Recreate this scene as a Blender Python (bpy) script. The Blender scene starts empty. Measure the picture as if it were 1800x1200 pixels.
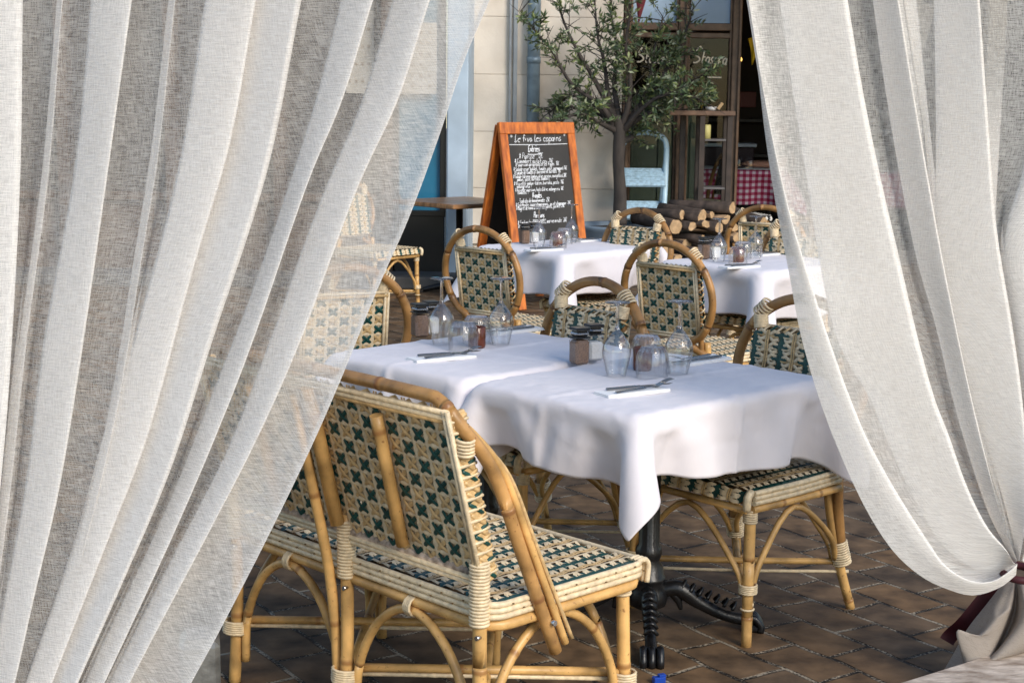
import bpy, bmesh, math, random
import numpy as np
from mathutils import Vector, Matrix
random.seed(7)
R = math.radians
S = bpy.context.scene
COL = S.collection

# ------------------------------------------------------------------ camera, sky, sun, exposure
CAM_H, FPX, PITCH, ROLL = 1.55, 2700.0, R(8.84), R(0.66)
_f = Vector((0, math.cos(PITCH), -math.sin(PITCH)))
_u = Vector((0, math.sin(PITCH), math.cos(PITCH)))
_r = Vector((1, 0, 0))
CX = _r * math.cos(ROLL) + _u * math.sin(ROLL)
CY = -_r * math.sin(ROLL) + _u * math.cos(ROLL)
cam = bpy.data.cameras.new('camera')
cam.sensor_width = 36; cam.lens = FPX / 1800 * 36
cam.clip_start = 0.1; cam.clip_end = 500
cam.dof.use_dof = True; cam.dof.focus_distance = 4.4; cam.dof.aperture_fstop = 18
cam_o = bpy.data.objects.new('camera', cam)
COL.objects.link(cam_o)
m = Matrix.Identity(4)
for i in range(3):
    m[i][0], m[i][1], m[i][2] = CX[i], CY[i], -_f[i]
m[2][3] = CAM_H
cam_o.matrix_world = m
S.camera = cam_o

SUN_EL, SUN_AZ = R(31), R(143)          # azimuth clockwise from +Y: the light comes from the right, behind the camera
w = bpy.data.worlds.new('World'); S.world = w; w.use_nodes = True
nt = w.node_tree; bg = nt.nodes['Background']
sky = nt.nodes.new('ShaderNodeTexSky'); sky.sky_type = 'NISHITA'; sky.sun_disc = False
sky.sun_elevation = SUN_EL; sky.sun_rotation = SUN_AZ; sky.air_density = 1.2; sky.dust_density = 0.6; sky.ozone_density = 1.8
nt.links.new(sky.outputs[0], bg.inputs[0]); bg.inputs[1].default_value = 0.15
sl = bpy.data.lights.new('sun', 'SUN'); sl.energy = 2.5; sl.angle = R(26); sl.color = (1.0, 0.91, 0.79)
so = bpy.data.objects.new('sun', sl); COL.objects.link(so)
sd = Vector((math.sin(SUN_AZ) * math.cos(SUN_EL), math.cos(SUN_AZ) * math.cos(SUN_EL), math.sin(SUN_EL)))
so.rotation_euler = sd.to_track_quat('Z', 'Y').to_euler()
S.view_settings.view_transform = 'Standard'; S.view_settings.look = 'None'
S.view_settings.exposure = 0.33; S.view_settings.gamma = 1
S.cycles.transparent_max_bounces = 32; S.cycles.max_bounces = 8
S.cycles.use_denoising = True
S.cycles.caustics_reflective = False; S.cycles.caustics_refractive = False

def at(px, py, y):
    d = _f + CX * ((px - 900) / FPX) - CY * ((py - 600) / FPX)
    return Vector((0, 0, CAM_H)) + d * (y / d.y)
def floor_at(px, py, z=0):
    d = _f + CX * ((px - 900) / FPX) - CY * ((py - 600) / FPX)
    return Vector((0, 0, CAM_H)) + d * ((z - CAM_H) / d.z)

# ------------------------------------------------------------------ materials
MATS = {}
def mat(name, col, rough=0.6, var=0.0, vscale=20.0, bump=0.0, bscale=200.0, metal=0.0, stretch=(1, 1, 1), spec=0.5, col2=None, sheen=0):
    if name in MATS: return MATS[name]
    M = bpy.data.materials.new(name); M.use_nodes = True
    n = M.node_tree.nodes; l = M.node_tree.links
    b = n['Principled BSDF']
    b.inputs['Base Color'].default_value = (*col, 1); b.inputs['Roughness'].default_value = rough
    b.inputs['Metallic'].default_value = metal; b.inputs['Specular IOR Level'].default_value = spec
    if sheen: b.inputs['Sheen Weight'].default_value = sheen
    if var or bump:
        tc = n.new('ShaderNodeTexCoord'); mp = n.new('ShaderNodeMapping'); mp.inputs['Scale'].default_value = stretch
        l.new(tc.outputs['Object'], mp.inputs[0])
    if var:
        ns = n.new('ShaderNodeTexNoise'); ns.inputs['Scale'].default_value = vscale; ns.inputs['Detail'].default_value = 5
        l.new(mp.outputs[0], ns.inputs['Vector'])
        mx = n.new('ShaderNodeMix'); mx.data_type = 'RGBA'
        c2 = col2 or tuple(c * (1 - var) for c in col)
        mx.inputs[6].default_value = (*c2, 1); mx.inputs[7].default_value = (*[min(1, c * (1 + var * .5)) for c in col], 1)
        rp = n.new('ShaderNodeMapRange'); rp.inputs[1].default_value = .32; rp.inputs[2].default_value = .68
        l.new(ns.outputs[0], rp.inputs[0]); l.new(rp.outputs[0], mx.inputs[0]); l.new(mx.outputs[2], b.inputs['Base Color'])
    if bump:
        nb = n.new('ShaderNodeTexNoise'); nb.inputs['Scale'].default_value = bscale; nb.inputs['Detail'].default_value = 3
        l.new(mp.outputs[0], nb.inputs['Vector'])
        bp = n.new('ShaderNodeBump'); bp.inputs['Strength'].default_value = bump; bp.inputs['Distance'].default_value = 0.004
        l.new(nb.outputs[0], bp.inputs['Height']); l.new(bp.outputs[0], b.inputs['Normal'])
    MATS[name] = M
    return M

def rattan(name, col, dark):
    M = mat(name, col, 0.38, 0.5, 11, 0.25, 70, spec=0.45)
    n = M.node_tree.nodes; l = M.node_tree.links; b = n['Principled BSDF']
    at_ = n.new('ShaderNodeAttribute'); at_.attribute_name = 'nd'
    mx = n.new('ShaderNodeMix'); mx.data_type = 'RGBA'; mx.inputs[7].default_value = (*dark, 1)
    src = b.inputs['Base Color'].links[0].from_socket
    tc = n.new('ShaderNodeTexCoord'); nz = n.new('ShaderNodeTexNoise'); nz.inputs['Scale'].default_value = 90; nz.inputs['Detail'].default_value = 2
    l.new(tc.outputs['Object'], nz.inputs['Vector'])
    gt = n.new('ShaderNodeMapRange'); gt.inputs[1].default_value = .66; gt.inputs[2].default_value = .74; gt.inputs[4].default_value = .8
    l.new(nz.outputs[0], gt.inputs[0])
    ad = n.new('ShaderNodeMath'); ad.operation = 'MAXIMUM'; l.new(gt.outputs[0], ad.inputs[0]); l.new(at_.outputs['Fac'], ad.inputs[1])
    l.new(src, mx.inputs[6]); l.new(ad.outputs[0], mx.inputs[0]); l.new(mx.outputs[2], b.inputs['Base Color'])
    return M
RAT = rattan('rattan_honey', (0.66, 0.39, 0.14), (0.26, 0.11, 0.035))
RATD = rattan('rattan_brown', (0.36, 0.185, 0.062), (0.12, 0.05, 0.02))
CREAM = mat('cane_cream', (0.76, 0.61, 0.40), 0.42, 0.25, 60, 0.2, 300)
TAN = mat('cane_tan', (0.62, 0.42, 0.20), 0.42, 0.3, 60)
GREEN = mat('cane_green', (0.006, 0.062, 0.052), 0.38, 0.35, 40)
UNDER = mat('cane_under', (0.23, 0.13, 0.05), 0.7, 0.4, 60)
PEEL = mat('rattan_bark', (0.42, 0.33, 0.26), 0.6, 0.6, 50, 0.4, 80, col2=(0.13, 0.09, 0.06))
IRON = mat('cast_iron', (0.008, 0.008, 0.009), 0.36, 0.3, 30, 0.25, 90)
STEEL = mat('cutlery_steel', (0.34, 0.32, 0.30), 0.2, metal=1.0)
CHROME = mat('collar_steel', (0.62, 0.6, 0.58), 0.25, metal=1.0)
BLACKP = mat('black_cap', (0.012, 0.012, 0.012), 0.3)
WOODT = mat('table_wood', (0.36, 0.19, 0.09), 0.35, 0.5, 6, 0.1, 60, stretch=(1, 12, 1))
LINEN = mat('napkin_linen', (0.86, 0.86, 0.87), 0.8, 0.04, 8, 0.1, 500)

def cloth_mat(name, col):
    M = mat(name, col, 0.78, 0.05, 5, 0.12, 700, sheen=0.15)
    n = M.node_tree.nodes; l = M.node_tree.links; b = n['Principled BSDF']
    # soft wrinkles on top of the weave
    tc = n.new('ShaderNodeTexCoord'); nz = n.new('ShaderNodeTexNoise'); nz.inputs['Scale'].default_value = 7; nz.inputs['Detail'].default_value = 4
    nz.inputs['Distortion'].default_value = 0.6
    l.new(tc.outputs['Object'], nz.inputs['Vector'])
    bp = n.new('ShaderNodeBump'); bp.inputs['Strength'].default_value = 0.14; bp.inputs['Distance'].default_value = 0.02
    l.new(nz.outputs[0], bp.inputs['Height'])
    old = b.inputs['Normal'].links[0].from_node
    l.new(bp.outputs[0], old.inputs['Normal'])
    return M
CLOTH = cloth_mat('white_tablecloth', (0.76, 0.72, 0.755))

def glass_mat(name, tint=(1, 1, 1), ior=1.5, refl=1.0, edge=None, solid=False):
    M = bpy.data.materials.new(name); M.use_nodes = True
    n = M.node_tree.nodes; l = M.node_tree.links; n.clear()
    o = n.new('ShaderNodeOutputMaterial'); t = n.new('ShaderNodeBsdfTransparent'); g = n.new('ShaderNodeBsdfGlossy')
    t.inputs[0].default_value = (*tint, 1); g.inputs[0].default_value = (refl, refl, refl, 1); g.inputs['Roughness'].default_value = 0.02
    lw = n.new('ShaderNodeLayerWeight'); lw.inputs[0].default_value = .5
    pw = n.new('ShaderNodeMath'); pw.operation = 'POWER'; pw.inputs[1].default_value = 4.0; l.new(lw.outputs['Facing'], pw.inputs[0])
    f0 = ((ior - 1) / (ior + 1)) ** 2
    f = n.new('ShaderNodeMath'); f.operation = 'MULTIPLY_ADD'; f.inputs[1].default_value = .92 - f0; f.inputs[2].default_value = f0; l.new(pw.outputs[0], f.inputs[0])
    if edge is not None:      # a longer way through the glass at the rim of the shape
        p3 = n.new('ShaderNodeMath'); p3.operation = 'POWER'; p3.inputs[1].default_value = 3.6; l.new(lw.outputs['Facing'], p3.inputs[0])
        tm = n.new('ShaderNodeMix'); tm.data_type = 'RGBA'; tm.inputs[6].default_value = (*tint, 1); tm.inputs[7].default_value = (*edge, 1)
        l.new(p3.outputs[0], tm.inputs[0]); l.new(tm.outputs[2], t.inputs[0])
    mx = n.new('ShaderNodeMixShader'); l.new(f.outputs[0], mx.inputs[0]); l.new(t.outputs[0], mx.inputs[1]); l.new(g.outputs[0], mx.inputs[2])
    l.new(mx.outputs[0], o.inputs[0]); MATS[name] = M
    if solid:                 # half of the light is bent as it passes
        gb = n.new('ShaderNodeBsdfGlass'); gb.inputs['IOR'].default_value = 1.35; gb.inputs['Roughness'].default_value = 0.0
        m2 = n.new('ShaderNodeMixShader'); m2.inputs[0].default_value = solid; l.new(mx.outputs[0], m2.inputs[1]); l.new(gb.outputs[0], m2.inputs[2]); l.new(m2.outputs[0], o.inputs[0])
    return M
GLASS = glass_mat('drinking_glass', (0.988, 0.99, 0.99), 1.6, 1.0, (.42, .42, .43), .05)
GLASS2 = glass_mat('thick_glass', (0.97, 0.97, 0.97), 1.75, 1.0, (.40, .40, .41), .55)
PANE = glass_mat('window_glass', (0.72, 0.76, 0.76), 1.28)
AMBER = mat('amber_glass', (0.17, 0.042, 0.018), 0.15, 0.3, 40)
AMBER.node_tree.nodes['Principled BSDF'].inputs['Transmission Weight'].default_value = 0.25

def sett_mat():
    M = bpy.data.materials.new('stone_setts'); M.use_nodes = True
    n = M.node_tree.nodes; l = M.node_tree.links; b = n['Principled BSDF']
    tc = n.new('ShaderNodeTexCoord')
    wv = n.new('ShaderNodeTexNoise'); wv.inputs['Scale'].default_value = 3.2; wv.inputs['Detail'].default_value = 2
    l.new(tc.outputs['Object'], wv.inputs['Vector'])
    sb = n.new('ShaderNodeVectorMath'); sb.operation = 'SUBTRACT'; sb.inputs[1].default_value = (.5, .5, .5); l.new(wv.outputs['Color'], sb.inputs[0])
    sc = n.new('ShaderNodeVectorMath'); sc.operation = 'SCALE'; sc.inputs['Scale'].default_value = 0.045; l.new(sb.outputs[0], sc.inputs[0])
    ad = n.new('ShaderNodeVectorMath'); l.new(tc.outputs['Object'], ad.inputs[0]); l.new(sc.outputs[0], ad.inputs[1])
    mp = n.new('ShaderNodeMapping'); mp.vector_type = 'POINT'; mp.inputs['Rotation'].default_value = (0, 0, R(56)); mp.inputs['Location'].default_value = (.05, .1, 0)
    l.new(ad.outputs[0], mp.inputs[0])
    br = n.new('ShaderNodeTexBrick'); br.inputs['Scale'].default_value = 1; br.inputs['Brick Width'].default_value = .265; br.inputs['Row Height'].default_value = .168
    br.inputs['Mortar Size'].default_value = .009; br.inputs['Mortar Smooth'].default_value = .5; br.inputs['Bias'].default_value = -.1
    br.inputs['Color1'].default_value = (0.160, 0.100, 0.054, 1); br.inputs['Color2'].default_value = (0.092, 0.068, 0.048, 1)
    br.offset = .5
    l.new(mp.outputs[0], br.inputs['Vector'])
    ng = n.new('ShaderNodeTexNoise'); ng.inputs['Scale'].default_value = 130; ng.inputs['Detail'].default_value = 3; l.new(tc.outputs['Object'], ng.inputs['Vector'])
    nl = n.new('ShaderNodeTexNoise'); nl.inputs['Scale'].default_value = 9; nl.inputs['Detail'].default_value = 6; l.new(tc.outputs['Object'], nl.inputs['Vector'])
    gr = n.new('ShaderNodeValToRGB'); gr.color_ramp.elements[0].position = .50; gr.color_ramp.elements[1].position = .60
    gr.color_ramp.elements[0].color = (.016, .012, .009, 1); gr.color_ramp.elements[1].color = (.36, .30, .22, 1)
    # pale grit lies mostly in some of the joints
    am = n.new('ShaderNodeMath'); am.operation = 'MULTIPLY_ADD'; am.inputs[1].default_value = .55
    l.new(nl.outputs[0], am.inputs[0]); mu = n.new('ShaderNodeMath'); mu.operation = 'MULTIPLY'; mu.inputs[1].default_value = .5
    l.new(ng.outputs[0], mu.inputs[0]); l.new(mu.outputs[0], am.inputs[2]); l.new(am.outputs[0], gr.inputs[0])
    tone = n.new('ShaderNodeMix'); tone.data_type = 'RGBA'; tone.blend_type = 'MULTIPLY'; tone.inputs[0].default_value = 1
    tr = n.new('ShaderNodeValToRGB'); tr.color_ramp.elements[0].position = .3; tr.color_ramp.elements[1].position = .7
    tr.color_ramp.elements[0].color = (.38, .37, .37, 1); tr.color_ramp.elements[1].color = (1.5, 1.42, 1.3, 1)
    l.new(nl.outputs[0], tr.inputs[0]); l.new(br.outputs['Color'], tone.inputs[6]); l.new(tr.outputs[0], tone.inputs[7])
    mx = n.new('ShaderNodeMix'); mx.data_type = 'RGBA'
    l.new(br.outputs['Fac'], mx.inputs[0]); l.new(tone.outputs[2], mx.inputs[6]); l.new(gr.outputs[0], mx.inputs[7])
    l.new(mx.outputs[2], b.inputs['Base Color']); b.inputs['Roughness'].default_value = .7; b.inputs['Specular IOR Level'].default_value = .25
    h = n.new('ShaderNodeMath'); h.operation = 'MULTIPLY_ADD'; h.inputs[1].default_value = -1.0
    l.new(br.outputs['Fac'], h.inputs[0]); hm = n.new('ShaderNodeMath'); hm.operation = 'MULTIPLY'; hm.inputs[1].default_value = .8; l.new(nl.outputs[0], hm.inputs[0]); l.new(hm.outputs[0], h.inputs[2])
    bp = n.new('ShaderNodeBump'); bp.inputs['Strength'].default_value = .8; bp.inputs['Distance'].default_value = .012
    l.new(h.outputs[0], bp.inputs['Height']); l.new(bp.outputs[0], b.inputs['Normal'])
    return M

def curtain_mat(name, alpha, col, scale=1.0, dense=.5):
    """open linen weave: threads cross, the gaps between them let the scene through"""
    M = bpy.data.materials.new(name); M.use_nodes = True
    n = M.node_tree.nodes; l = M.node_tree.links; n.clear()
    o = n.new('ShaderNodeOutputMaterial')
    uv = n.new('ShaderNodeUVMap'); uv.uv_map = 'UVMap'
    def noise(sx, sy, sc, det=2):
        mp = n.new('ShaderNodeMapping'); mp.inputs['Scale'].default_value = (sx, sy, 1); l.new(uv.outputs[0], mp.inputs[0])
        t = n.new('ShaderNodeTexNoise'); t.inputs['Scale'].default_value = sc; t.inputs['Detail'].default_value = det; t.inputs['Roughness'].default_value = .6
        l.new(mp.outputs[0], t.inputs['Vector']); return t.outputs[0]
    weft = noise(34, 420, scale, 2); warp = noise(420, 34, scale, 2); big = noise(14, 5, 1, 2); fine = noise(420, 420, scale, 1)
    def math_(op, a, b=None, v=None):
        q = n.new('ShaderNodeMath'); q.operation = op; l.new(a, q.inputs[0])
        if b is not None: l.new(b, q.inputs[1])
        elif v is not None: q.inputs[1].default_value = v
        return q.outputs[0]
    s = math_('ADD', math_('MULTIPLY', weft, v=.58), math_('MULTIPLY', warp, v=.42))
    s = math_('ADD', math_('MULTIPLY', s, v=.74), math_('ADD', math_('MULTIPLY', big, v=.10), math_('MULTIPLY', fine, v=.16)))
    rp = n.new('ShaderNodeMapRange'); rp.inputs[1].default_value = .40; rp.inputs[2].default_value = .60
    rp.inputs[3].default_value = alpha - .19; rp.inputs[4].default_value = alpha + .20; rp.clamp = True
    l.new(s, rp.inputs[0])
    at_ = n.new('ShaderNodeAttribute'); at_.attribute_name = 'nd'     # closer woven widths of the cloth
    dn = n.new('ShaderNodeMath'); dn.operation = 'MULTIPLY_ADD'; dn.inputs[1].default_value = dense; dn.use_clamp = True
    l.new(at_.outputs['Fac'], dn.inputs[0]); l.new(rp.outputs[0], dn.inputs[2])
    tr = n.new('ShaderNodeBsdfTransparent')
    df = n.new('ShaderNodeBsdfDiffuse'); tl = n.new('ShaderNodeBsdfTranslucent')
    cr = n.new('ShaderNodeMix'); cr.data_type = 'RGBA'; cr.inputs[6].default_value = (*[c * .93 for c in col], 1); cr.inputs[7].default_value = (*[min(.95, c * 1.06) for c in col], 1)
    l.new(rp.outputs[0], cr.inputs[0]); l.new(cr.outputs[2], df.inputs[0]); tl.inputs[0].default_value = (col[0] * .92, col[1] * .76, col[2] * .60, 1)
    bp = n.new('ShaderNodeBump'); bp.inputs['Strength'].default_value = .3; bp.inputs['Distance'].default_value = .003
    l.new(s, bp.inputs['Height']); l.new(bp.outputs[0], df.inputs['Normal'])
    a = n.new('ShaderNodeMixShader'); a.inputs[0].default_value = .14; l.new(df.outputs[0], a.inputs[1]); l.new(tl.outputs[0], a.inputs[2])
    mx = n.new('ShaderNodeMixShader'); l.new(dn.outputs[0], mx.inputs[0]); l.new(tr.outputs[0], mx.inputs[1]); l.new(a.outputs[0], mx.inputs[2])
    l.new(mx.outputs[0], o.inputs[0]); MATS[name] = M
    return M

# ------------------------------------------------------------------ mesh builder
def catmull(pts, n=6, closed=False):
    P = [Vector(p) for p in pts]
    if len(P) < 3 and not closed: return P
    out = []; N = len(P)
    for i in range(N if closed else N - 1):
        if closed: a, b, c, d = P[i - 1], P[i], P[(i + 1) % N], P[(i + 2) % N]
        else: a, b, c, d = P[max(i - 1, 0)], P[i], P[i + 1], P[min(i + 2, N - 1)]
        for k in range(n):
            t = k / n
            out.append(0.5 * ((2 * b) + (c - a) * t + (2 * a - 5 * b + 4 * c - d) * t * t + (3 * b - a - 3 * c + d) * t ** 3))
    if not closed: out.append(P[-1])
    return out

class MB:
    def __init__(s): s.v = []; s.f = []; s.m = []; s.nd = {}; s.uv = {}; s.sm = []
    def face(s, idx, mi=0, smooth=True): s.f.append(idx); s.m.append(mi); s.sm.append(smooth)
    def box(s, c, d, mi=0, rot=0.0, bev=0.0):
        c = Vector(c); hx, hy, hz = d[0] / 2, d[1] / 2, d[2] / 2
        o = len(s.v); M = Matrix.Rotation(rot, 3, 'Z') if not isinstance(rot, Matrix) else rot
        if bev:
            b = min(bev, hx * .9, hy * .9, hz * .9)
            for z, k in ((-hz, b), (-hz + b, 0), (hz - b, 0), (hz, b)):
                for x, y in ((-hx + k + b * (k == 0), -hy + k), (hx - k - b * (k == 0), -hy + k), (hx - k, -hy + k + b * (k == 0)), (hx - k, hy - k - b * (k == 0)),
                             (hx - k - b * (k == 0), hy - k), (-hx + k + b * (k == 0), hy - k), (-hx + k, hy - k - b * (k == 0)), (-hx + k, -hy + k + b * (k == 0))):
                    s.v.append(M @ Vector((x, y, z)) + c)
            for r in range(3):
                for i in range(8): s.face([o + r * 8 + i, o + r * 8 + (i + 1) % 8, o + r * 8 + 8 + (i + 1) % 8, o + r * 8 + 8 + i], mi, False)
            s.face([o + i for i in range(7, -1, -1)], mi, False); s.face([o + 24 + i for i in range(8)], mi, False)
            return
        for z in (-hz, hz):
            for x, y in ((-hx, -hy), (hx, -hy), (hx, hy), (-hx, hy)): s.v.append(M @ Vector((x, y, z)) + c)
        for q in ((3, 2, 1, 0), (4, 5, 6, 7), (0, 1, 5, 4), (1, 2, 6, 5), (2, 3, 7, 6), (3, 0, 4, 7)): s.face([o + k for k in q], mi, False)
    def tube(s, pts, r, seg=8, mi=0, sm=5, closed=False, caps=True, nodes=0.0, flat=1.0):
        P = catmull(pts, sm, closed) if sm else [Vector(p) for p in pts]
        N = len(P); rad = r if isinstance(r, (list, tuple)) else None
        L = [0.0]
        for i in range(1, N): L.append(L[-1] + (P[i] - P[i - 1]).length)
        if nodes:                               # bamboo joints: a slight swelling with a dark ring
            nxt = nodes * random.uniform(.3, 1); Q = []; tag = []
            for i in range(N):
                if i and L[i] > nxt > L[i - 1] and L[-1] - nxt > .03 and (P[i] - P[i - 1]).length > 1e-6:
                    dl = (P[i] - P[i - 1]).normalized(); c = P[i - 1] + dl * (nxt - L[i - 1])
                    for e, k in ((-.011, 0), (-.003, 1), (.003, 1), (.009, 0)): Q.append(c + dl * e); tag.append(k)
                    nxt += nodes * random.uniform(.7, 1.3)
                Q.append(P[i]); tag.append(0)
            P = Q; N = len(P); L = [0.0]
            for i in range(1, N): L.append(L[-1] + (P[i] - P[i - 1]).length)
        else: tag = [0] * N
        up = None; o = len(s.v)
        for i in range(N):
            if closed: t = P[(i + 1) % N] - P[i - 1]
            else: t = P[min(i + 1, N - 1)] - P[max(i - 1, 0)]
            t = t.normalized() if t.length > 1e-9 else Vector((0, 0, 1))
            if up is None:
                up = Vector((0, 0, 1)) if abs(t.z) < .9 else Vector((1, 0, 0))
            a = (up - t * up.dot(t)); a = a.normalized() if a.length > 1e-6 else t.orthogonal().normalized()
            up = a; b = t.cross(a)
            if rad: q = L[i] / max(L[-1], 1e-9) * (len(rad) - 1); k = min(int(q), len(rad) - 2); rr = rad[k] + (rad[k + 1] - rad[k]) * (q - k)
            else: rr = r
            rr *= 1.09 if tag[i] else 1
            for k in range(seg):
                an = 2 * math.pi * k / seg
                s.v.append(P[i] + a * math.cos(an) * rr * flat + b * math.sin(an) * rr)
                if tag[i]: s.nd[len(s.v) - 1] = .75
        for i in range(N if closed else N - 1):
            for k in range(seg):
                j = (i + 1) % N
                s.face([o + i * seg + k, o + i * seg + (k + 1) % seg, o + j * seg + (k + 1) % seg, o + j * seg + k], mi)
        if caps and not closed:
            s.face([o + k for k in range(seg - 1, -1, -1)], mi, False); s.face([o + (N - 1) * seg + k for k in range(seg)], mi, False)
    def wrap(s, a, b, r, n, th=.0035, mi=0, seg=12, r2=None, yscale=1.0):
        """n turns of cane bound round the line a-b"""
        a = Vector(a); b = Vector(b); t = (b - a).normalized(); u = t.orthogonal().normalized(); v = t.cross(u)
        for i in range(n):
            c = a + (b - a) * ((i + .5) / n); rr = r + ((r2 if r2 is not None else r) - r) * i / max(1, n - 1)
            tl = t * random.uniform(-.15, .15) * th
            s.tube([c + (u * math.cos(q) + v * math.sin(q)) * rr * random.uniform(.99, 1.02) + tl * math.cos(q) for q in [2 * math.pi * k / seg for k in range(seg)]], th, 5, mi, 0, True)
    def lathe(s, prof, seg=24, mi=0, c=(0, 0, 0), mis=None, ribs=None):
        c = Vector(c); o = len(s.v)
        for j, (r, z) in enumerate(prof):
            for k in range(seg):
                an = 2 * math.pi * k / seg
                q = r * (1 + (ribs[j] * math.cos(an * ribs[-1]) if ribs else 0))
                s.v.append(c + Vector((q * math.cos(an), q * math.sin(an), z)))
        for i in range(len(prof) - 1):
            for k in range(seg):
                s.face([o + i * seg + k, o + i * seg + (k + 1) % seg, o + (i + 1) * seg + (k + 1) % seg, o + (i + 1) * seg + k], mis[i] if mis else mi)
    def ribbon(s, pts, wd, nrm, mi=0, th=0.0):
        P = [Vector(p) for p in pts]; o = len(s.v); nrm = Vector(nrm)
        for i, p in enumerate(P):
            t = (P[min(i + 1, len(P) - 1)] - P[max(i - 1, 0)]).normalized(); b = t.cross(nrm).normalized() * wd / 2
            s.v.append(p + b); s.v.append(p + nrm * wd * .22); s.v.append(p - b)
        for i in range(len(P) - 1):
            for k in range(2): s.face([o + 3 * i + k, o + 3 * i + k + 1, o + 3 * i + k + 4, o + 3 * i + k + 3], mi)
    def grid(s, fn, nu, nv, mi=0, uv=None, smooth=True, closed=False):
        o = len(s.v)
        for j in range(nv + 1):
            for i in range(nu + 1):
                s.v.append(Vector(fn(i / nu, j / nv)))
                if uv: s.uv[len(s.v) - 1] = uv(i / nu, j / nv)
        for j in range(nv):
            for i in range(nu):
                a = o + j * (nu + 1) + i; s.face([a, a + 1, a + nu + 2, a + nu + 1], mi, smooth)
    def poly(s, pts, mi=0):
        o = len(s.v); s.v += [Vector(p) for p in pts]; s.face([o + i for i in range(len(pts))], mi, False)
    def build(s, name, mats, parent=None, kind=None):
        me = bpy.data.meshes.new(name); me.from_pydata([tuple(p) for p in s.v], [], s.f)
        if not isinstance(mats, (list, tuple)): mats = [mats]
        for q in mats: me.materials.append(q)
        me.polygons.foreach_set('material_index', s.m); me.polygons.foreach_set('use_smooth', s.sm)
        if s.nd:
            a = me.attributes.new('nd', 'FLOAT', 'POINT'); d = [0.0] * len(s.v)
            for k, q in s.nd.items(): d[k] = q
            a.data.foreach_set('value', d)
        if s.uv:
            ul = me.uv_layers.new(name='UVMap')
            for lp in me.loops: ul.data[lp.index].uv = s.uv.get(lp.vertex_index, (0, 0))
        me.update()
        o = bpy.data.objects.new(name, me); COL.objects.link(o)
        if parent: o.parent = parent
        if kind: o['kind'] = kind
        return o

def tag(o, label, cat, group=None, kind=None):
    o['label'] = label; o['category'] = cat
    if group: o['group'] = group
    if kind: o['kind'] = kind
    return o
def empty(name, loc=(0, 0, 0), rz=0.0):
    o = bpy.data.objects.new(name, None); o.empty_display_size = .05
    COL.objects.link(o); o.location = loc; o.rotation_euler = (0, 0, rz); return o
def copy_tree(o, parent=None):
    c = o.copy(); COL.objects.link(c)
    if parent: c.parent = parent
    for ch in [k for k in bpy.data.objects if k.parent == o]: copy_tree(ch, c)
    return c

# ------------------------------------------------------------------ handwriting (single-stroke letters)
GL = {'a': '45260504132344|464353', 'b': '09030323444526 05', 'c': '45260504132343', 'd': '45260504132344|494353', 'e': '0546452605041343', 'f': '48392823|0646',
      'g': '45260504132344|46412001', 'h': '0903|05264543', 'i': '0604|0808', 'j': '262110|2828', 'k': '0903|460543', 'l': '0918051333', 'm': '0603|051623|25364543', 'n': '0603|05264543',
      'o': '26050413234435 26', 'p': '0600|0526454323 04', 'q': '45260504132344|4640', 'r': '0603|051646', 's': '362615344423 03', 't': '19142343|0646', 'u': '0604134446|464353', 'v': '062346',
      'w': '0613254346', 'x': '0643|4603', 'y': '0624|462400', 'z': '06460343', 'A': '032943|1535', 'B': '0309394736 06|36454303', 'C': '4829080423 44', 'E': '49290806 26|0604134344', 'F': '490903|0636', 'L': '2919140313334 4'.replace(' ', ''), '\u00e9': '0546452605041343|2839',
      'M': '0309264943', 'P': '03094946 06', 'S': '4829180635442303', 'T': '0949|2923', 'V': '092349', 'G': '482908042344 46 26', 'N': '03094349', '0': '19080413344819', '1': '082923', '2': '0829484603 43', '3': '092948264423 03',
      '4': '39055533|3933', '5': '49092736452303', '6': '39160413344526', '7': '094923', '8': '2908262443 452608', '9': '46260829484323', '\u20ac': '48290804 2344|0636', "'": '2927', ',': '2412', '(': '28151402', ')': '08252412', '*': '0844|0448|2923', '"': '1917|3937', '!': '2925|2423', '-': '0535', ' ': ''}
def write(mb, text, org, ux, uy, nz, size, width, slant=.18, jit=.06, mi=0, fit=1.0):
    """size = x-height; letters laid along ux from org, strokes as thin ribbons of chalk"""
    x = 0.0; k = size / 3.0; rg = random.Random(len(text) * 7 + 3)
    wd_ = lambda ch: 3.2 if ch in "il',!1(j )" else 5.6 if ch.isupper() else 4.9
    xs = fit / (k * sum(wd_(c) for c in text))
    for ch in text:
        g = GL.get(ch)
        if g is None: g = GL.get(ch.lower(), '')
        for st in g.replace(' ', '').split('|'):
            pt = []
            for i in range(0, len(st) - 1, 2):
                gx = int(st[i]) * .9 + rg.uniform(-jit, jit) * 4; gy = int(st[i + 1]) - 3 + rg.uniform(-jit, jit) * 4
                pt.append(org + ux * ((x + gx) * k * xs + gy * slant * k) + uy * (gy * k))
            if len(pt) >= 2:
                if (pt[0] - pt[-1]).length < 1e-5 and len(pt) == 2: pt[1] = pt[1] + uy * k * .6
                mb.ribbon(catmull(pt, 3), width, nz, mi)
        x += wd_(ch)
    return fit

# ------------------------------------------------------------------ setting
g = MB(); g.poly([(-60, -30, 0), (60, -30, 0), (60, 90, 0), (-60, 90, 0)])
tag_ = g.build('ground', sett_mat(), kind='structure')
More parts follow.
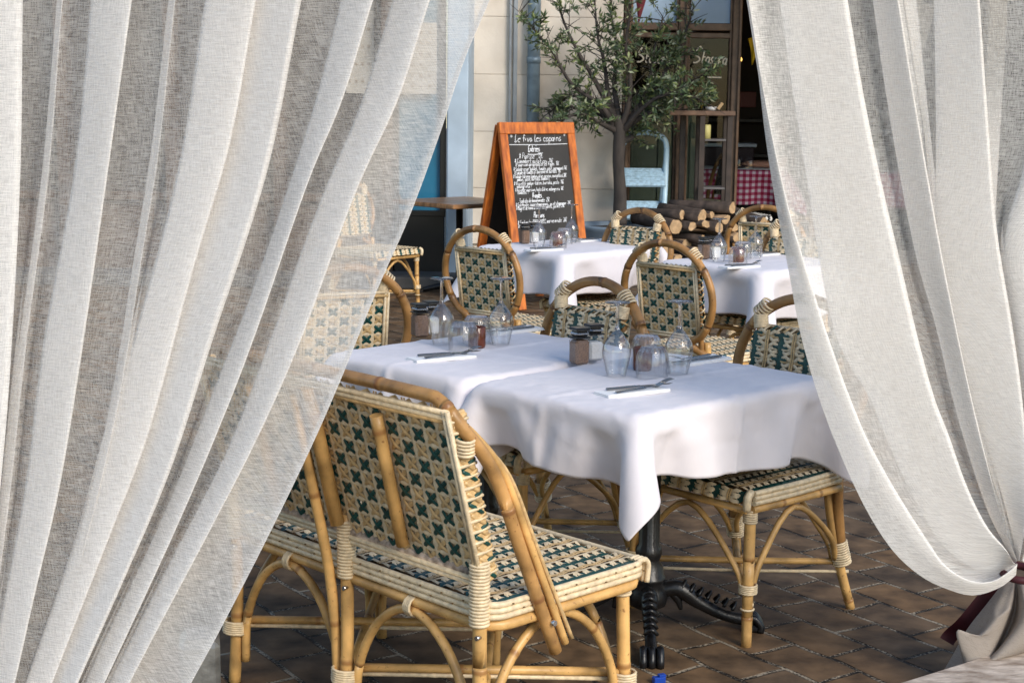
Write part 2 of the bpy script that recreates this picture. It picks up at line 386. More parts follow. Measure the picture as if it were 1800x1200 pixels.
# pale marble kerb in the right-hand foreground
STONE = mat('kerb_marble', (0.54, 0.46, 0.39), 0.6, 0.4, 16, 0.8, 60, stretch=(1, 2.2, 1), col2=(.25, .19, .145))
ka, kb = floor_at(1568, 1200, .11), floor_at(1800, 1128, .11)
kd = (kb - ka); kd.z = 0; kd.normalize(); kn = Vector((kd.y, -kd.x, 0))
g = MB()
for i in range(5):
    p0 = ka + kd * (-1.5 + i * 1.0); c = p0 + kd * .5 + kn * .2; c.z = .054
    g.box(c, (.994, .4, .112), 0, math.atan2(kd.y, kd.x), .012)
g.build('kerb', STONE, kind='structure')

# ------------------------------------------------------------------ wicker furniture
WM = [RAT, CREAM, TAN, GREEN, UNDER, PEEL, RATD]
def weave_back(mb, o, ux, uy, nz, w, h, p=.045):
    """rear of the panel: crosses in green and tan between wavy cream canes"""
    o, ux, uy, nz = Vector(o), Vector(ux), Vector(uy), Vector(nz)
    nc = max(2, round(w / p)); nr = max(2, round(h / (p * .83))); px, py = w / nc, h / nr
    q = lambda u, v, d=0: o + ux * u + uy * v + nz * d
    for i in range(nc + 1):
        u0 = min(max(i * px, .006), w - .006); pts = []
        for j in range(nr * 2 + 1): pts.append(q(u0 + (.0014 if j % 2 else -.0014) * (1 if 0 < i < nc else 0), j * py / 2, .0015))
        mb.ribbon(pts, .0175, nz, 1)
    for i in range(nc):
        cu = (i + .5) * px
        mb.ribbon([q(cu, j * h / (nr * 2), -.002) for j in range(nr * 2 + 1)], .004, nz, 3)
        for j in range(nr):
            cv = (j + .5) * py; k_ = (i + j) % 2; hh_ = .37 if k_ == 0 else .38; dz = 0 if k_ == 0 else -.001; a, b = px * hh_, py * hh_; m_ = 3 if (i + j) % 2 == 0 else 2
            mb.ribbon([q(cu - a, cv - b, .003 + dz), q(cu, cv, .0075 + dz), q(cu + a, cv + b, .003 + dz)], .0112, nz, m_)
            mb.ribbon([q(cu - a, cv + b, .003 + dz), q(cu, cv, .006 + dz), q(cu + a, cv - b, .003 + dz)], .0112, nz, m_)
            mb.ribbon([q(cu, cv - py * .5, -.0055), q(cu, cv + py * .5, -.0055)], px * (.80 if k_ else .66), nz, 1)
            if j: mb.ribbon([q(cu - px * .5, j * py, .0), q(cu, j * py, .0035), q(cu + px * .5, j * py, .0)], .0125, nz, 1)
def weave_front(mb, o, ux, uy, nz, w, h, p=.045, base=True):
    """sitting side: green zigzag canes, paired tan canes and cream crescents between them"""
    o, ux, uy, nz = Vector(o), Vector(ux), Vector(uy), Vector(nz)
    nc = max(2, round(w / p)); px = w / nc; nr = max(2, round(h / (p * .72))); py = h / nr
    q = lambda u, v, d=0: o + ux * min(max(u, 0), w) + uy * min(max(v, 0), h) + nz * d
    if base:
        mb.poly([q(0, 0, -.007), q(w, 0, -.007), q(w, h, -.007), q(0, h, -.007)], 4)
    for i in range(nc + 1):
        u = i * px
        if i % 2 == 0:
            mb.ribbon([q(u + (.006 if j % 2 else -.006), j * py / 2 + (.25 * py if 1 else 0), .001) for j in range(nr * 2)], .027, nz, 3)
            for j in range(nr):
                for sgn in (-1, 1):
                    mb.ribbon([q(u, (j + .5) * py, .002), q(u + sgn * px * .32, (j + .72) * py, .004), q(u + sgn * px * .55, (j + .62) * py, .002)], .0125, nz, 3)
        else:
            for e in (-.0042, .0042):
                mb.ribbon([q(u + e, j * py, .0055 + (.004 if j % 2 else 0)) for j in range(nr + 1)], .0062, nz, 2)
    for i in range(nc):
        u = i * px; g0 = i % 2 == 0
        for j in range(nr):
            v = (j + .5) * py + random.uniform(-.001, .001)
            s0 = 1 if g0 else -1; a = u + px * .5
            for k, (dv, bl) in enumerate(((.30, .16), (-.20, -.16))):
                mb.ribbon([q(a - s0 * px * .30, v + dv * py, .002), q(a, v + (dv + bl) * py, .009), q(a + s0 * px * .40, v + (dv * .5) * py, .003)], .0108, nz, 1)
            mb.ribbon([q(a - px * .36, v + .02 * py, .0), q(a + px * .36, v + .02 * py, .0035)], .0085, nz, 1 if (i // 2 + j) % 3 else 2)

def rrect(x0, x1, y0, y1, r, z, n=4):
    out = []
    for cx, cy, a0 in ((x1 - r, y1 - r, 0), (x0 + r, y1 - r, 90), (x0 + r, y0 + r, 180), (x1 - r, y0 + r, 270)):
        for k in range(n + 1):
            a = R(a0 + 90 * k / n); out.append(Vector((cx + r * math.cos(a), cy + r * math.sin(a), z)))
    return out

def bind(parent, mats, *args, **kw):
    kw.setdefault('mi', 1); a = MB(); a.wrap(*args, **kw); return a.build('binding', mats, parent)
def make_chair(pole):
    root = empty('bistro_chair')
    wm = list(WM)
    # seat
    s = MB(); W = .245
    weave_front(s, (-W + .012, -.2, .462), (1, 0, 0), (0, 1, 0), (0, 0, 1), 2 * W - .024, .42)
    weave_front(s, (-W + .03, .232, .425), (1, 0, 0), (0, -.35, .93), (0, .93, .35), 2 * W - .06, .036, .05)
    for z in (.458, .443, .429):
        for sx in (-1, 1):
            s.tube([(sx * W, .215, z), (sx * (W + .003), 0, z), (sx * (W - .012), -.21, z)], .0085, 6, 1, 4)
        s.tube([(-W + .012, -.212, z), (0, -.22, z), (W - .012, -.212, z)], .0085, 6, 1, 4)
    for sx in (-1, 1):
        s.tube([(sx * (W - .006), -.2, .408), (sx * (W - .004), 0, .408), (sx * (W - .01), .21, .408)], .0125, 8, 0, 4, nodes=.2)
        s.tube([(sx * (W - .008), .218, .462), (sx * (W - .004), .238, .448), (sx * (W - .008), .236, .41)], .012, 6, 1, 3)
    s.tube([(-W + .02, -.21, .408), (W - .02, -.21, .408)], .0125, 8, 0, 0)
    s.tube([(-W + .02, .218, .405), (W - .02, .218, .405)], .0115, 8, 0, 0)
    s.build('seat', wm, root)
    # legs
    for sx in (-1, 1):
        a = MB(); a.tube([(sx * .222, .2, .405), (sx * .225, .203, .2), (sx * .232, .21, 0)], [.0165, .0165, .015], 10, 0, 4, nodes=.22)
        lg = a.build('leg', wm, root)
        bind(lg, wm, (sx * .222, .2, .405), (sx * .222, .2, .365), .0185, 6); bind(lg, wm, (sx * .226, .204, .185), (sx * .226, .204, .158), .025, 5)
        bind(lg, wm, (sx * .228, .206, .115), (sx * .228, .206, .107), .018, 1)
        a = MB(); a.tube([(sx * .176, -.222, .52), (sx * .185, -.225, .36), (sx * .205, -.255, .17), (sx * .222, -.31, 0)], [.016, .0165, .0155, .014], 10, 0, 4, nodes=.2)
        lg = a.build('leg', wm, root)
        bind(lg, wm, (sx * .184, -.224, .44), (sx * .184, -.225, .40), .019, 5); bind(lg, wm, (sx * .203, -.25, .225), (sx * .212, -.268, .15), .028, 10)
    # arched braces and crossed stretchers
    def arch(p0, p1, p2, p3, p4):
        a = MB(); a.tube([p0, p1, p2, p3, p4], .0095, 7, 0, 5); a.build('brace', wm, root)
    for sx in (-1, 1):
        arch((sx * .222, .185, .15), (sx * .228, .15, .25), (sx * .235, .02, .385), (sx * .225, -.17, .27), (sx * .207, -.24, .17))
    arch((-.205, .205, .15), (-.18, .21, .23), (0, .215, .385), (.18, .21, .23), (.205, .205, .15))
    arch((-.19, -.245, .17), (-.165, -.23, .24), (0, -.215, .385), (.165, -.23, .24), (.19, -.245, .17))
    for sx in (-1, 1):
        a = MB(); a.tube([(sx * .228, .2, .138 + .02 * (sx > 0)), (0, -.03, .138 + .02 * (sx > 0)), (-sx * .215, -.272, .138 + .02 * (sx > 0))], .0105, 7, 0, 4)
        a.tube([(sx * .24, .2, .125), (0, -.03, .125), (-sx * .225, -.285, .125)], .0055, 6, 1, 4)
        a.build('stretcher', wm, root)
    wm = list(WM); wm[0] = pole
    # hoop
    th = []
    for k in range(17):
        q = R(-62 + k * (304 / 16)); th.append((math.cos(q) * .25, -.262 - (math.sin(q) * .235 + .70 - .45) * .12, .715 + math.sin(q) * .235))
    pts = [(.212, -.262, .17), (.208, -.238, .33), (.204, -.228, .44)] + [(x, y, z) for x, y, z in th] + [(-.204, -.228, .44), (-.208, -.238, .33), (-.212, -.262, .17)]
    a = MB(); a.tube(pts, .0175, 10, 0, 4, nodes=.3); hp = a.build('back_hoop', wm, root)
    for sx in (-1, 1):
        bind(hp, wm, (sx * .158, -.288, .945 - .06), (sx * .150, -.284, .845), .0205, 8, th=.004)
        bind(hp, wm, (sx * .178, -.300, .865 + .02), (sx * .135, -.303, .905 + .02), .0225, 5, th=.004)
    # back panel, leaning a little
    bk = MB(); w2, z0, z1 = .158, .545, .842
    lean = lambda z: -.235 - (z - .5) * .15
    uy = Vector((0, lean(z1) - lean(z0), z1 - z0)); hh = uy.length; uy.normalize(); nb = Vector((0, -uy.z, uy.y)) * -1
    nb = Vector((0, uy.z, -uy.y))
    oo = Vector((-w2, lean(z0), z0))
    weave_front(bk, oo + nb * .016, (1, 0, 0), uy, nb, 2 * w2, hh, .05, base=False)
    weave_back(bk, oo + Vector((2 * w2, 0, 0)) - nb * .012, (-1, 0, 0), uy, -nb, 2 * w2, hh)
    for sx in (-1, 1):
        bk.tube([(sx * (w2 + .004), lean(.5) - .006, .44), (sx * (w2 + .002), lean(.6) - .006, .6), (sx * w2, lean(.92) - .004, .915)], .0125, 8, 0, 4)
        for k in range(9):
            z = z0 + (k + .5) * (z1 - z0) / 9
            bk.tube([(sx * (w2 + .012), lean(z) - .016, z - .008), (sx * (w2 + .017), lean(z), z), (sx * (w2 + .010), lean(z) + .02, z + .01)], .004, 5, (1, 3, 2)[k % 3], 3)
            bk.tube([(sx * (w2 + .010), lean(z) - .016, z + .012), (sx * (w2 + .015), lean(z), z + .004), (sx * (w2 + .010), lean(z) + .02, z - .012)], .004, 5, (2, 1, 3)[k % 3], 3)
        bk.tube([(sx * (w2 - .004), lean(z0) - .022, z0 - .01), (sx * (w2 - .004), lean(z1) - .022, z1 + .008)], .006, 6, 1, 0)
        bk.tube([(sx * (w2 + .008), lean(z0) - .022, z0 - .01), (sx * (w2 + .008), lean(z1) - .022, z1 + .008)], .006, 6, 1, 0)
    for k in range(12):
        x = -w2 + (k + .5) * 2 * w2 / 12
        bk.ribbon([(x - .008, lean(z1) - .02, z1 + .002), (x, lean(z1), z1 + .014), (x + .008, lean(z1) + .022, z1)], .015, Vector((0, 0, 1)), (1, 3, 1, 2)[k % 4])
    for dz in (0, .012):
        bk.tube([(-w2 - .006, lean(z1) - .022, z1 + .008 - dz), (w2 + .006, lean(z1) - .022, z1 + .008 - dz)], .0065, 6, 1 if dz == 0 else 2, 0)
        bk.tube([(-w2 - .006, lean(z0) - .022, z0 - .012 + dz), (w2 + .006, lean(z0) - .022, z0 - .012 + dz)], .0065, 6, 1, 0)
    bk.tube([(-w2, lean(z0) - .004, z0 - .004), (w2, lean(z0) - .004, z0 - .004)], .012, 8, 5, 0)
    bk.build('backrest', wm, root)
    return root

chair_a = make_chair(RATD)
CH = [((.69, 4.58, 0), 136 + 86, 'woven rattan chair tucked under the nearest table, its seat showing below the cloth'),
      ((.05, 5.005, 0), 136 + 84, 'woven rattan chair facing the camera behind the glasses of the second white table'),
      ((.89, 6.94, 0), 45, 'rattan chair seen from behind in the middle, before the rear right white table'),
      ((.05, 7.59, 0), 47, 'rattan chair seen from behind, left of the rear left white table near the chalkboard'),
      ((-.74, 5.86, 0), 115, 'rattan chair seen from behind at the edge of the left curtain, half hidden'),
      ((.50, 8.54, 0), 226, 'rattan chair facing the camera behind the rear left table, below the olive tree'),
      ((1.66, 9.45, 0), 60, 'rattan chair seen from behind beside the right curtain, in front of the log pile'),
      ((1.33, 8.02, 0), 226, 'rattan chair facing the camera, tucked under the rear right table behind the right curtain'),
      ((-1.02, 11.45, 0), -40, 'far rattan chair whose patterned seat corner shows beside the dark door')]
for i, (loc, dg, lb) in enumerate(CH):
    c = chair_a if i == 0 else copy_tree(chair_a)
    c.location = loc; c.rotation_euler = (0, 0, R(dg - 90))
    tag(c, lb, 'chair', 'rattan bistro chairs')

# ---- the bench in front
def make_bench():
    root = empty('wicker_bench'); Ln = .51; D0, D1 = -.272, .250; zs = .445
    s = MB()
    weave_front(s, (-Ln + .02, D0 + .02, zs), (1, 0, 0), (0, 1, 0), (0, 0, 1), 2 * Ln - .04, D1 - D0 - .04)
    for z in (zs + .003, zs - .011, zs - .025):
        s.tube(rrect(-Ln, Ln, D0, D1, .045, z), .0078, 7, 1, 0, True)
    s.tube(rrect(-Ln + .006, Ln - .006, D0 + .006, D1 - .006, .06, zs - .048), .0135, 9, 0, 0, True)
    for e in (0, .012, .024):
        s.tube([(Ln - .006 - e, D1 - .03, zs + .006), (Ln - .004 - e, D1 - .004, zs + .008), (Ln - .005 - e, D1 + .010, zs - .01), (Ln - .008 - e, D1 + .009, zs - .052)], .0072, 6, 1, 4)
    # the small dark staple marks of the rim
    for k in range(26):
        x = -Ln + .05 + k * .037
        s.box((x, D0 - .0085, zs + .002 - .016 * (k % 2)), (.004, .004, .003), 4)
    for k in range(14):
        y = D0 + .06 + k * .034
        s.box((Ln + .0085, y, zs + .002 - .016 * (k % 2)), (.004, .004, .003), 4)
    s.build('seat', WM, root)
    lean = lambda z: D0 + .012 - (z - .5) * .26
    # back panel
    z0, z1 = .508, .885
    b = MB(); uy = Vector((0, lean(z1) - lean(z0), z1 - z0)); hh = uy.length; uy.normalize(); nb = Vector((0, uy.z, -uy.y))
    wl = Ln - .035
    weave_back(b, Vector((wl, lean(z0), z0)) - nb * .008, (-1, 0, 0), uy, -nb, 2 * wl, hh)
    weave_front(b, Vector((-wl, lean(z0), z0)) + nb * .022, (1, 0, 0), uy, nb, 2 * wl, hh, .05, base=False)
    for z in (z0 - .014, z1 + .012):
        for e in (0, .012):
            zz = z + (e if z < .7 else -e); y = lean(zz) - .02
            b.tube([(-wl - .01, y, zz), (wl + .012, y, zz)], .0068, 7, 1, 0)
    b.tube([(-wl, lean(z1) - .008, z1 - .008), (wl, lean(z1) - .008, z1 - .008)], .011, 8, 2, 0)
    b.tube([(-wl, lean(z0) - .006, z0 + .006), (wl, lean(z0) - .006, z0 + .006)], .0165, 9, 5, 0, nodes=.2)
    for sx in (-1, 1):
        for e in (0, .011):
            b.tube([(sx * (wl + .012 - e), lean(z0 - .02) - .021, z0 - .02), (sx * (wl + .012 - e), lean(z1 + .015) - .021, z1 + .015)], .0062, 7, 1, 0)
        b.box((sx * (wl + .006), (lean(z0) + lean(z1)) / 2 + .005, (z0 + z1) / 2), (.017, .05, hh + .02), 2, Matrix.Rotation(math.atan(.26), 3, 'X'), .004)
        n = 15
        for k in range(n):
            z = z0 + (k + .5) * hh / n * .98; y = lean(z)
            b.tube([(sx * (wl + .013), y - .024, z - .003), (sx * (wl + .0165), y, z), (sx * (wl + .013), y + .032, z + .003)], .0042, 5, 1, 3)
            b.tube([(sx * (wl + .011), y - .016, z + .014), (sx * (wl + .0135), y + .006, z + .001), (sx * (wl + .012), y + .026, z - .012)], .006, 5, (3, 2, 2)[k % 3], 3)
            b.tube([(sx * (wl + .010), y - .016, z - .01), (sx * (wl + .0135), y + .006, z + .002), (sx * (wl + .012), y + .026, z + .013)], .006, 5, (2, 3, 2)[k % 3], 3)
    b.build('backrest', WM, root)
    # bamboo uprights against the rear of the back panel
    for x, zt in ((.0, z1 - .0), (.245, z1 - .03), (-.245, z1 - .03)):
        a = MB(); r = .018 if x == 0 else .0155; zb = .54
        a.tube([(x, lean(zb) - .034, zb), (x, lean(zt) - .03, zt)], r, 10, 0, 0, nodes=.3)
        a.build('upright', WM, root)
    # the long top rail that runs down to the seat at both ends
    top = []
    for sx in (-1, 1):
        q = [(sx * (Ln + .014), -.080, zs - .14), (sx * (Ln + .013), -.192, .56), (sx * (Ln + .004), -.272, .755), (sx * (Ln - .02), lean(.85) - .0, .868), (sx * (Ln - .06), lean(.9) - .01, .918), (sx * (Ln - .13), lean(.92) - .01, .926)]
        top.append(q)
    a = MB(); a.tube(top[0] + [(0, lean(.93) - .01, .93)] + top[1][::-1], .0152, 12, 6, 6, nodes=.24); tr = a.build('top_rail', WM[:6] + [RAT], root)
    tr.data.materials[6] = rattan('rattan_rail', (0.50, 0.27, 0.095), (0.2, 0.08, 0.03))
    for sx in (-1, 1):
        a = MB()
        a.tube([(sx * (Ln + .018), -.053, zs - .125), (sx * (Ln + .018), -.164, .56), (sx * (Ln + .006), -.246, .75), (sx * (Ln - .018), lean(.83) + .03, .845), (sx * (Ln - .03), lean(.87), .875)], .0095, 8, 0, 6)
        a.tube([(sx * (Ln + .022), -.035, zs - .117), (sx * (Ln + .020), -.146, .555), (sx * (Ln + .006), -.226, .74), (sx * (Ln - .02), lean(.82) + .045, .83)], .0052, 7, 2, 6)
        ac = a.build('arm_cane', WM, root)
        bind(ac, WM, (sx * (Ln - .012), lean(.83) + .005, .84), (sx * (Ln - .02), lean(.80) + .002, .80), .02, 5, th=.004)
        a = MB(); a.tube([(sx * (Ln + .02), -.110, zs - .06), (sx * (Ln + .041), -.110, zs - .06)], .0065, 10, 0, 0); a.build('bolt', CHROME, tr)
    # legs
    for x in (-.478, 0, .478):
        zt = .53 if x else .56
        a = MB(); a.tube([(x, D0 - .006, zt), (x, D0 - .004, .4), (x + .004, D0 - .008, .2), (x + .004, D0 - .02, 0)], .0165, 10, 0, 4, nodes=.26); lg = a.build('leg', WM, root)
        bind(lg, WM, (x, D0 - .006, .545), (x, D0 - .005, .4), .0205, 18, th=.0042)
        bind(lg, WM, (x, D0 - .008, .17), (x, D0 - .01, .135), .034 if x < .4 else .028, 6, th=.0042)
        a = MB(); a.tube([(x + .01, D0 - .012, .378), (x + .012, D0 - .026, .378)], .0055, 8, 0, 0); a.build('bolt', CHROME, lg)
        a = MB(); a.tube([(x * .985, D1 - .045, .405), (x, D1 - .042, .2), (x, D1 - .03, 0)], .0165, 10, 0, 4, nodes=.24); lg = a.build('leg', WM, root)
        bind(lg, WM, (x * .985, D1 - .045, .41), (x * .985, D1 - .045, .365), .02, 6, th=.0042); bind(lg, WM, (x, D1 - .04, .17), (x, D1 - .04, .13), .029, 6, th=.0042)
    # slanting brace from the top rail to the middle rear leg, arches, crossed stretchers
    def cane(nm, pts, r=.0115, m_=0, sm=5):
        a = MB(); a.tube(pts, r, 8, m_, sm, nodes=.3); return a.build(nm, WM, root)
    cane('brace', [(-.045, lean(.86) - .04, .86), (-.042, lean(.7) - .05, .7), (-.035, D0 - .03, .4), (-.03, D0 - .012, .16), (-.028, D0 - .02, .06)], .0135)
    def arch(x0, x1, y0, y1):
        xm, ym = (x0 + x1) / 2, (y0 + y1) / 2
        cane('arch', [(x0, y0, .06), (x0 + (x1 - x0) * .03, y0 + (y1 - y0) * .03, .19), (x0 + (x1 - x0) * .22, y0 + (y1 - y0) * .22, .32), (xm, ym, .377), (x0 + (x1 - x0) * .78, y0 + (y1 - y0) * .78, .32), (x0 + (x1 - x0) * .97, y0 + (y1 - y0) * .97, .19), (x1, y1, .06)])
    for xa, xb in ((-.45, -.03), (.03, .45)):
        arch(xa, xb, D0, D0); arch(xa, xb, D1 - .05, D1 - .05)
        bind(root, WM, ((xa + xb) / 2 - .012, D0 + .004, .385), ((xa + xb) / 2 + .012, D0 + .004, .385), .022, 4, th=.0042)
        for s2 in (1, -1):
            y0, y1 = (D0 + .01, D1 - .05) if s2 == 1 else (D1 - .05, D0 + .01)
            dz = .008 * s2
            cane('stretcher', [(xa - .02, y0, .16 + dz), (xb + .02, y1, .16 + dz)], .0115, 0, 0)
            cane('stretcher', [(xa - .022, y0, .143 + dz), (xb + .022, y1, .143 + dz)], .006, 1, 0)
    for x in (-.478, .478):
        arch(x, x, D0 + .02, D1 - .075)
    return root
bench = make_bench()
bench.location = (-.198, 3.815, 0); bench.rotation_euler = (0, 0, R(44 - 90))
tag(bench, 'long woven rattan bench with honey bamboo frame in the foreground, beside the nearest white table', 'bench')

# ------------------------------------------------------------------ tables and cloths
def table_base(root, h=.735):
    p = MB()
    p.lathe([(.062, h), (.062, h - .02), (.03, h - .035), (.036, h - .06), (.030, h - .075), (.030, .26), (.036, .25), (.040, .235), (.036, .22), (.032, .21), (.045, .19), (.047, .165), (.052, .16), (.052, .15), (.046, .145), (.055, .12), (.062, .1), (.055, .075), (.03, .06)],
            32, 0, ribs=[0] * 5 + [.07, .07] + [0] * 12 + [12])
    p.build('column', IRON, root)
    for k in range(4):
        a = R(90 * k - 47); d = Vector((math.cos(a), math.sin(a), 0)); q = MB()
        q.tube([d * .035 + Vector((0, 0, .115)), d * .09 + Vector((0, 0, .125)), d * .15 + Vector((0, 0, .085)), d * .23 + Vector((0, 0, .045)), d * .30 + Vector((0, 0, .032))], [.022, .026, .02, .017, .019], 10, 0, 5)
        for j in range(7):                     # leaf casting along the foot
            t = .10 + j * .025; z = .118 - (t - .1) * .42
            q.tube([d * t + Vector((-d.y, d.x, 0)) * .018 + Vector((0, 0, z + .012)), d * (t + .012) + Vector((0, 0, z + .03)), d * t - Vector((-d.y, d.x, 0)) * .018 + Vector((0, 0, z + .012))], .006, 5, 0, 3)
        for e in (-.024, 0, .024):             # clawed end
            c = d * .315 + Vector((-d.y, d.x, 0)) * e
            q.tube([c + Vector((0, 0, .035)) - d * .02, c + Vector((0, 0, .046)), c + d * .022 + Vector((0, 0, .02)), c + d * .02 + Vector((0, 0, .004))], .0115, 7, 0, 3)
        q.box(d * .31 + Vector((0, 0, .012)), (.045, .062, .022), 0, a, .008)
        q.tube([d * .05 + Vector((0, 0, .13)), d * .085 + Vector((0, 0, .1)), d * .1 + Vector((0, 0, .06))], [.012, .016, .006], 7, 0, 4)
        q.build('foot', IRON, root)
def make_cloth(L, W, seed, drop=.20, z=.75, off=(0, 0), h=.021, steps=170, rot=0.0):
    """a square-cut cloth let fall over the table top (position based cloth: stretch, shear and bend links, table edge collision)"""
    nr_ = np.random.RandomState(seed); CL, CW = L + 2 * drop, W + 2 * drop
    nx, ny = int(round(CL / h)) + 1, int(round(CW / h)) + 1
    gx, gy = np.meshgrid(np.linspace(-CL / 2, CL / 2, nx), np.linspace(-CW / 2, CW / 2, ny))
    cr_, sr_ = math.cos(rot), math.sin(rot); p = np.stack([gx * cr_ - gy * sr_ + off[0], gx * sr_ + gy * cr_ + off[1], np.full_like(gx, z) + .002], -1); p[..., 2] += nr_.normal(0, .0012, gx.shape); rest = p.copy()
    hx, hy, rr = L / 2 - .004, W / 2 - .004, .006
    pin = (np.abs(p[..., 0]) < hx - .012) & (np.abs(p[..., 1]) < hy - .012); wgt = np.where(pin, 0.0, 1.0); v = np.zeros_like(p)
    links = []; w_ = wgt.reshape(-1)
    def link(dy, dx, k):
        for py_ in (0, 1):
            for px_ in (0, 1):
                a = np.zeros((ny, nx), bool); ys = slice(max(0, -dy), ny - max(0, dy)); xs = slice(max(0, -dx), nx - max(0, dx)); a[ys, xs] = True
                yy, xx = np.nonzero(a); st_y, st_x = max(1, abs(dy)), max(1, abs(dx))
                sel = (((yy // st_y) % 2 == py_) if dy else (yy % 2 == py_)) & (((xx // st_x) % 2 == px_) if dx else (xx % 2 == px_))
                yy, xx = yy[sel], xx[sel]; A = yy * nx + xx; B = (yy + dy) * nx + xx + dx
                if k < .4: ok_ = (w_[A] > 0) & (w_[B] > 0); A, B = A[ok_], B[ok_]
                if len(A): links.append((A, B, np.linalg.norm(rest.reshape(-1, 3)[A] - rest.reshape(-1, 3)[B], axis=1), k))
    link(0, 1, 1); link(1, 0, 1); link(1, 1, .5); link(1, -1, .5); link(0, 3, .39); link(3, 0, .39); link(0, 7, .36); link(7, 0, .36); link(3, 3, .3); link(3, -3, .3)
    q = p.reshape(-1, 3); w_ = wgt.reshape(-1); v = v.reshape(-1, 3); dt = 1 / 60
    for st_ in range(steps):
        v[:, 2] -= 9.8 * dt; v *= .955; v[w_ == 0] = 0
        old = q.copy(); q += v * dt
        for it in range(7):
            for A, B, l0, k in links:
                d = q[B] - q[A]; ln = np.linalg.norm(d, axis=1) + 1e-9; ws_ = w_[A] + w_[B]; c = np.where(ws_ > 0, k * (ln - l0) / ln / np.maximum(ws_, 1e-9), 0)[:, None] * d
                q[A] += c * w_[A][:, None]; q[B] -= c * w_[B][:, None]
            ins = (np.abs(q[:, 0]) < hx + rr) & (np.abs(q[:, 1]) < hy + rr) & (q[:, 2] < z) & (q[:, 2] > z - .06) & (w_ > 0)
            if ins.any():
                e = np.stack([hx + rr - np.abs(q[ins, 0]), hy + rr - np.abs(q[ins, 1]), z - q[ins, 2]], 1); m_ = e.argmin(1); idx = np.nonzero(ins)[0]
                for ax in (0, 1): sel = m_ == ax; q[idx[sel], ax] = np.sign(q[idx[sel], ax]) * ((hx, hy)[ax] + rr)
                q[idx[m_ == 2], 2] = z
        v = (q - old) / dt
    # ironed press folds, thirds and middle
    fx, fy = gx.reshape(-1), gy.reshape(-1); amp = .0062
    for c0 in (-CL / 4, 0.0, CL / 4): q[:, 2] += np.where(w_ == 0, amp * np.exp(-((fx - c0) / .0095) ** 2), 0)
    q[:, 2] += np.where(w_ == 0, amp * np.exp(-(fy / .0095) ** 2), 0)
    out = q.copy()
    for c0, f_, ax in ((-CL / 4, fx, 0), (0.0, fx, 0), (CL / 4, fx, 0), (0.0, fy, 1)):
        o_ = 1 - ax; b = amp * 1.6 * np.exp(-((f_ - c0) / .0095) ** 2); hang = (w_ > 0) & (q[:, 2] < z - .02)
        out[hang, o_] += np.sign(q[hang, o_]) * b[hang]
    mb = MB(); mb.v = [Vector(t) for t in out.tolist()]
    for j in range(ny - 1):
        for i in range(nx - 1): a = j * nx + i; mb.face([a, a + 1, a + nx + 1, a + nx])
    mb.flat = (fx, fy)
    return mb
def link_cloth(mb, name, m_):
    o = mb.build(name, m_); md = o.modifiers.new('smooth', 'SUBSURF'); md.levels = 1; md.render_levels = 1
    md = o.modifiers.new('hem', 'SOLIDIFY'); md.thickness = .0012; return o
D1a = R(133.5); D2a = R(44.5)
d1 = Vector((math.cos(D1a), math.sin(D1a), 0)); d2 = Vector((math.cos(D2a), math.sin(D2a), 0))
TB = [((.414, 4.420), R(44.5), .89, .655, 1, 'nearest', 'white tablecloth hanging over the nearest table in front of the bench', .75),
      ((.383 - .46, 4.404 + .478), R(44.5), .835, .655, 2, 'second', 'white tablecloth on the second table, running behind the left curtain', .754),
      ((.33, 8.68), R(44.5), .86, .70, 3, 'rear left', 'white tablecloth on the rear left table in front of the chalkboard', .75),
      ((1.30, 7.95), R(42), .86, .70, 4, 'rear right', 'white tablecloth on the rear right table beside the right curtain', .75)]
base0 = None
for (xy, rz, L, W, sd_, nm, lb, zt) in TB:
    if base0 is None:
        base0 = empty('bistro_table'); t = MB(); t.box((0, 0, .728), (.80, .62, .026), 0, 0, .006); t.build('tabletop', WOODT, base0); table_base(base0, .714); tb = base0
    else: tb = copy_tree(base0)
    tb.location = (*xy, 0); tb.rotation_euler = (0, 0, rz)
    tag(tb, {'nearest': 'cast iron pedestal table under the nearest white cloth, clawed feet in view', 'second': 'pedestal table under the second white cloth behind the bench back',
             'rear left': 'pedestal table under the rear left white cloth', 'rear right': 'pedestal table under the rear right white cloth',}[nm], 'table', 'cloth covered bistro tables')
    if sd_ < 4: cloth_mb = make_cloth(L, W, sd_ * 13, (.188, .195, .225)[sd_ - 1], z=.752, off=((.012, -.012), (-.01, .01), (.0, .012))[sd_ - 1], h=(.0155, .0175, .021)[sd_ - 1], rot=R((-4.0, 1.0, 1.5)[sd_ - 1])); ob = cloth_ob = link_cloth(cloth_mb, 'tablecloth', CLOTH)
    else: ob = cloth_ob.copy(); COL.objects.link(ob)
    ob.location = (*xy, zt - .75); ob.rotation_euler = (0, 0, rz + (math.pi if sd_ == 4 else 0))
    tag(ob, lb, 'tablecloth', 'white tablecloths')

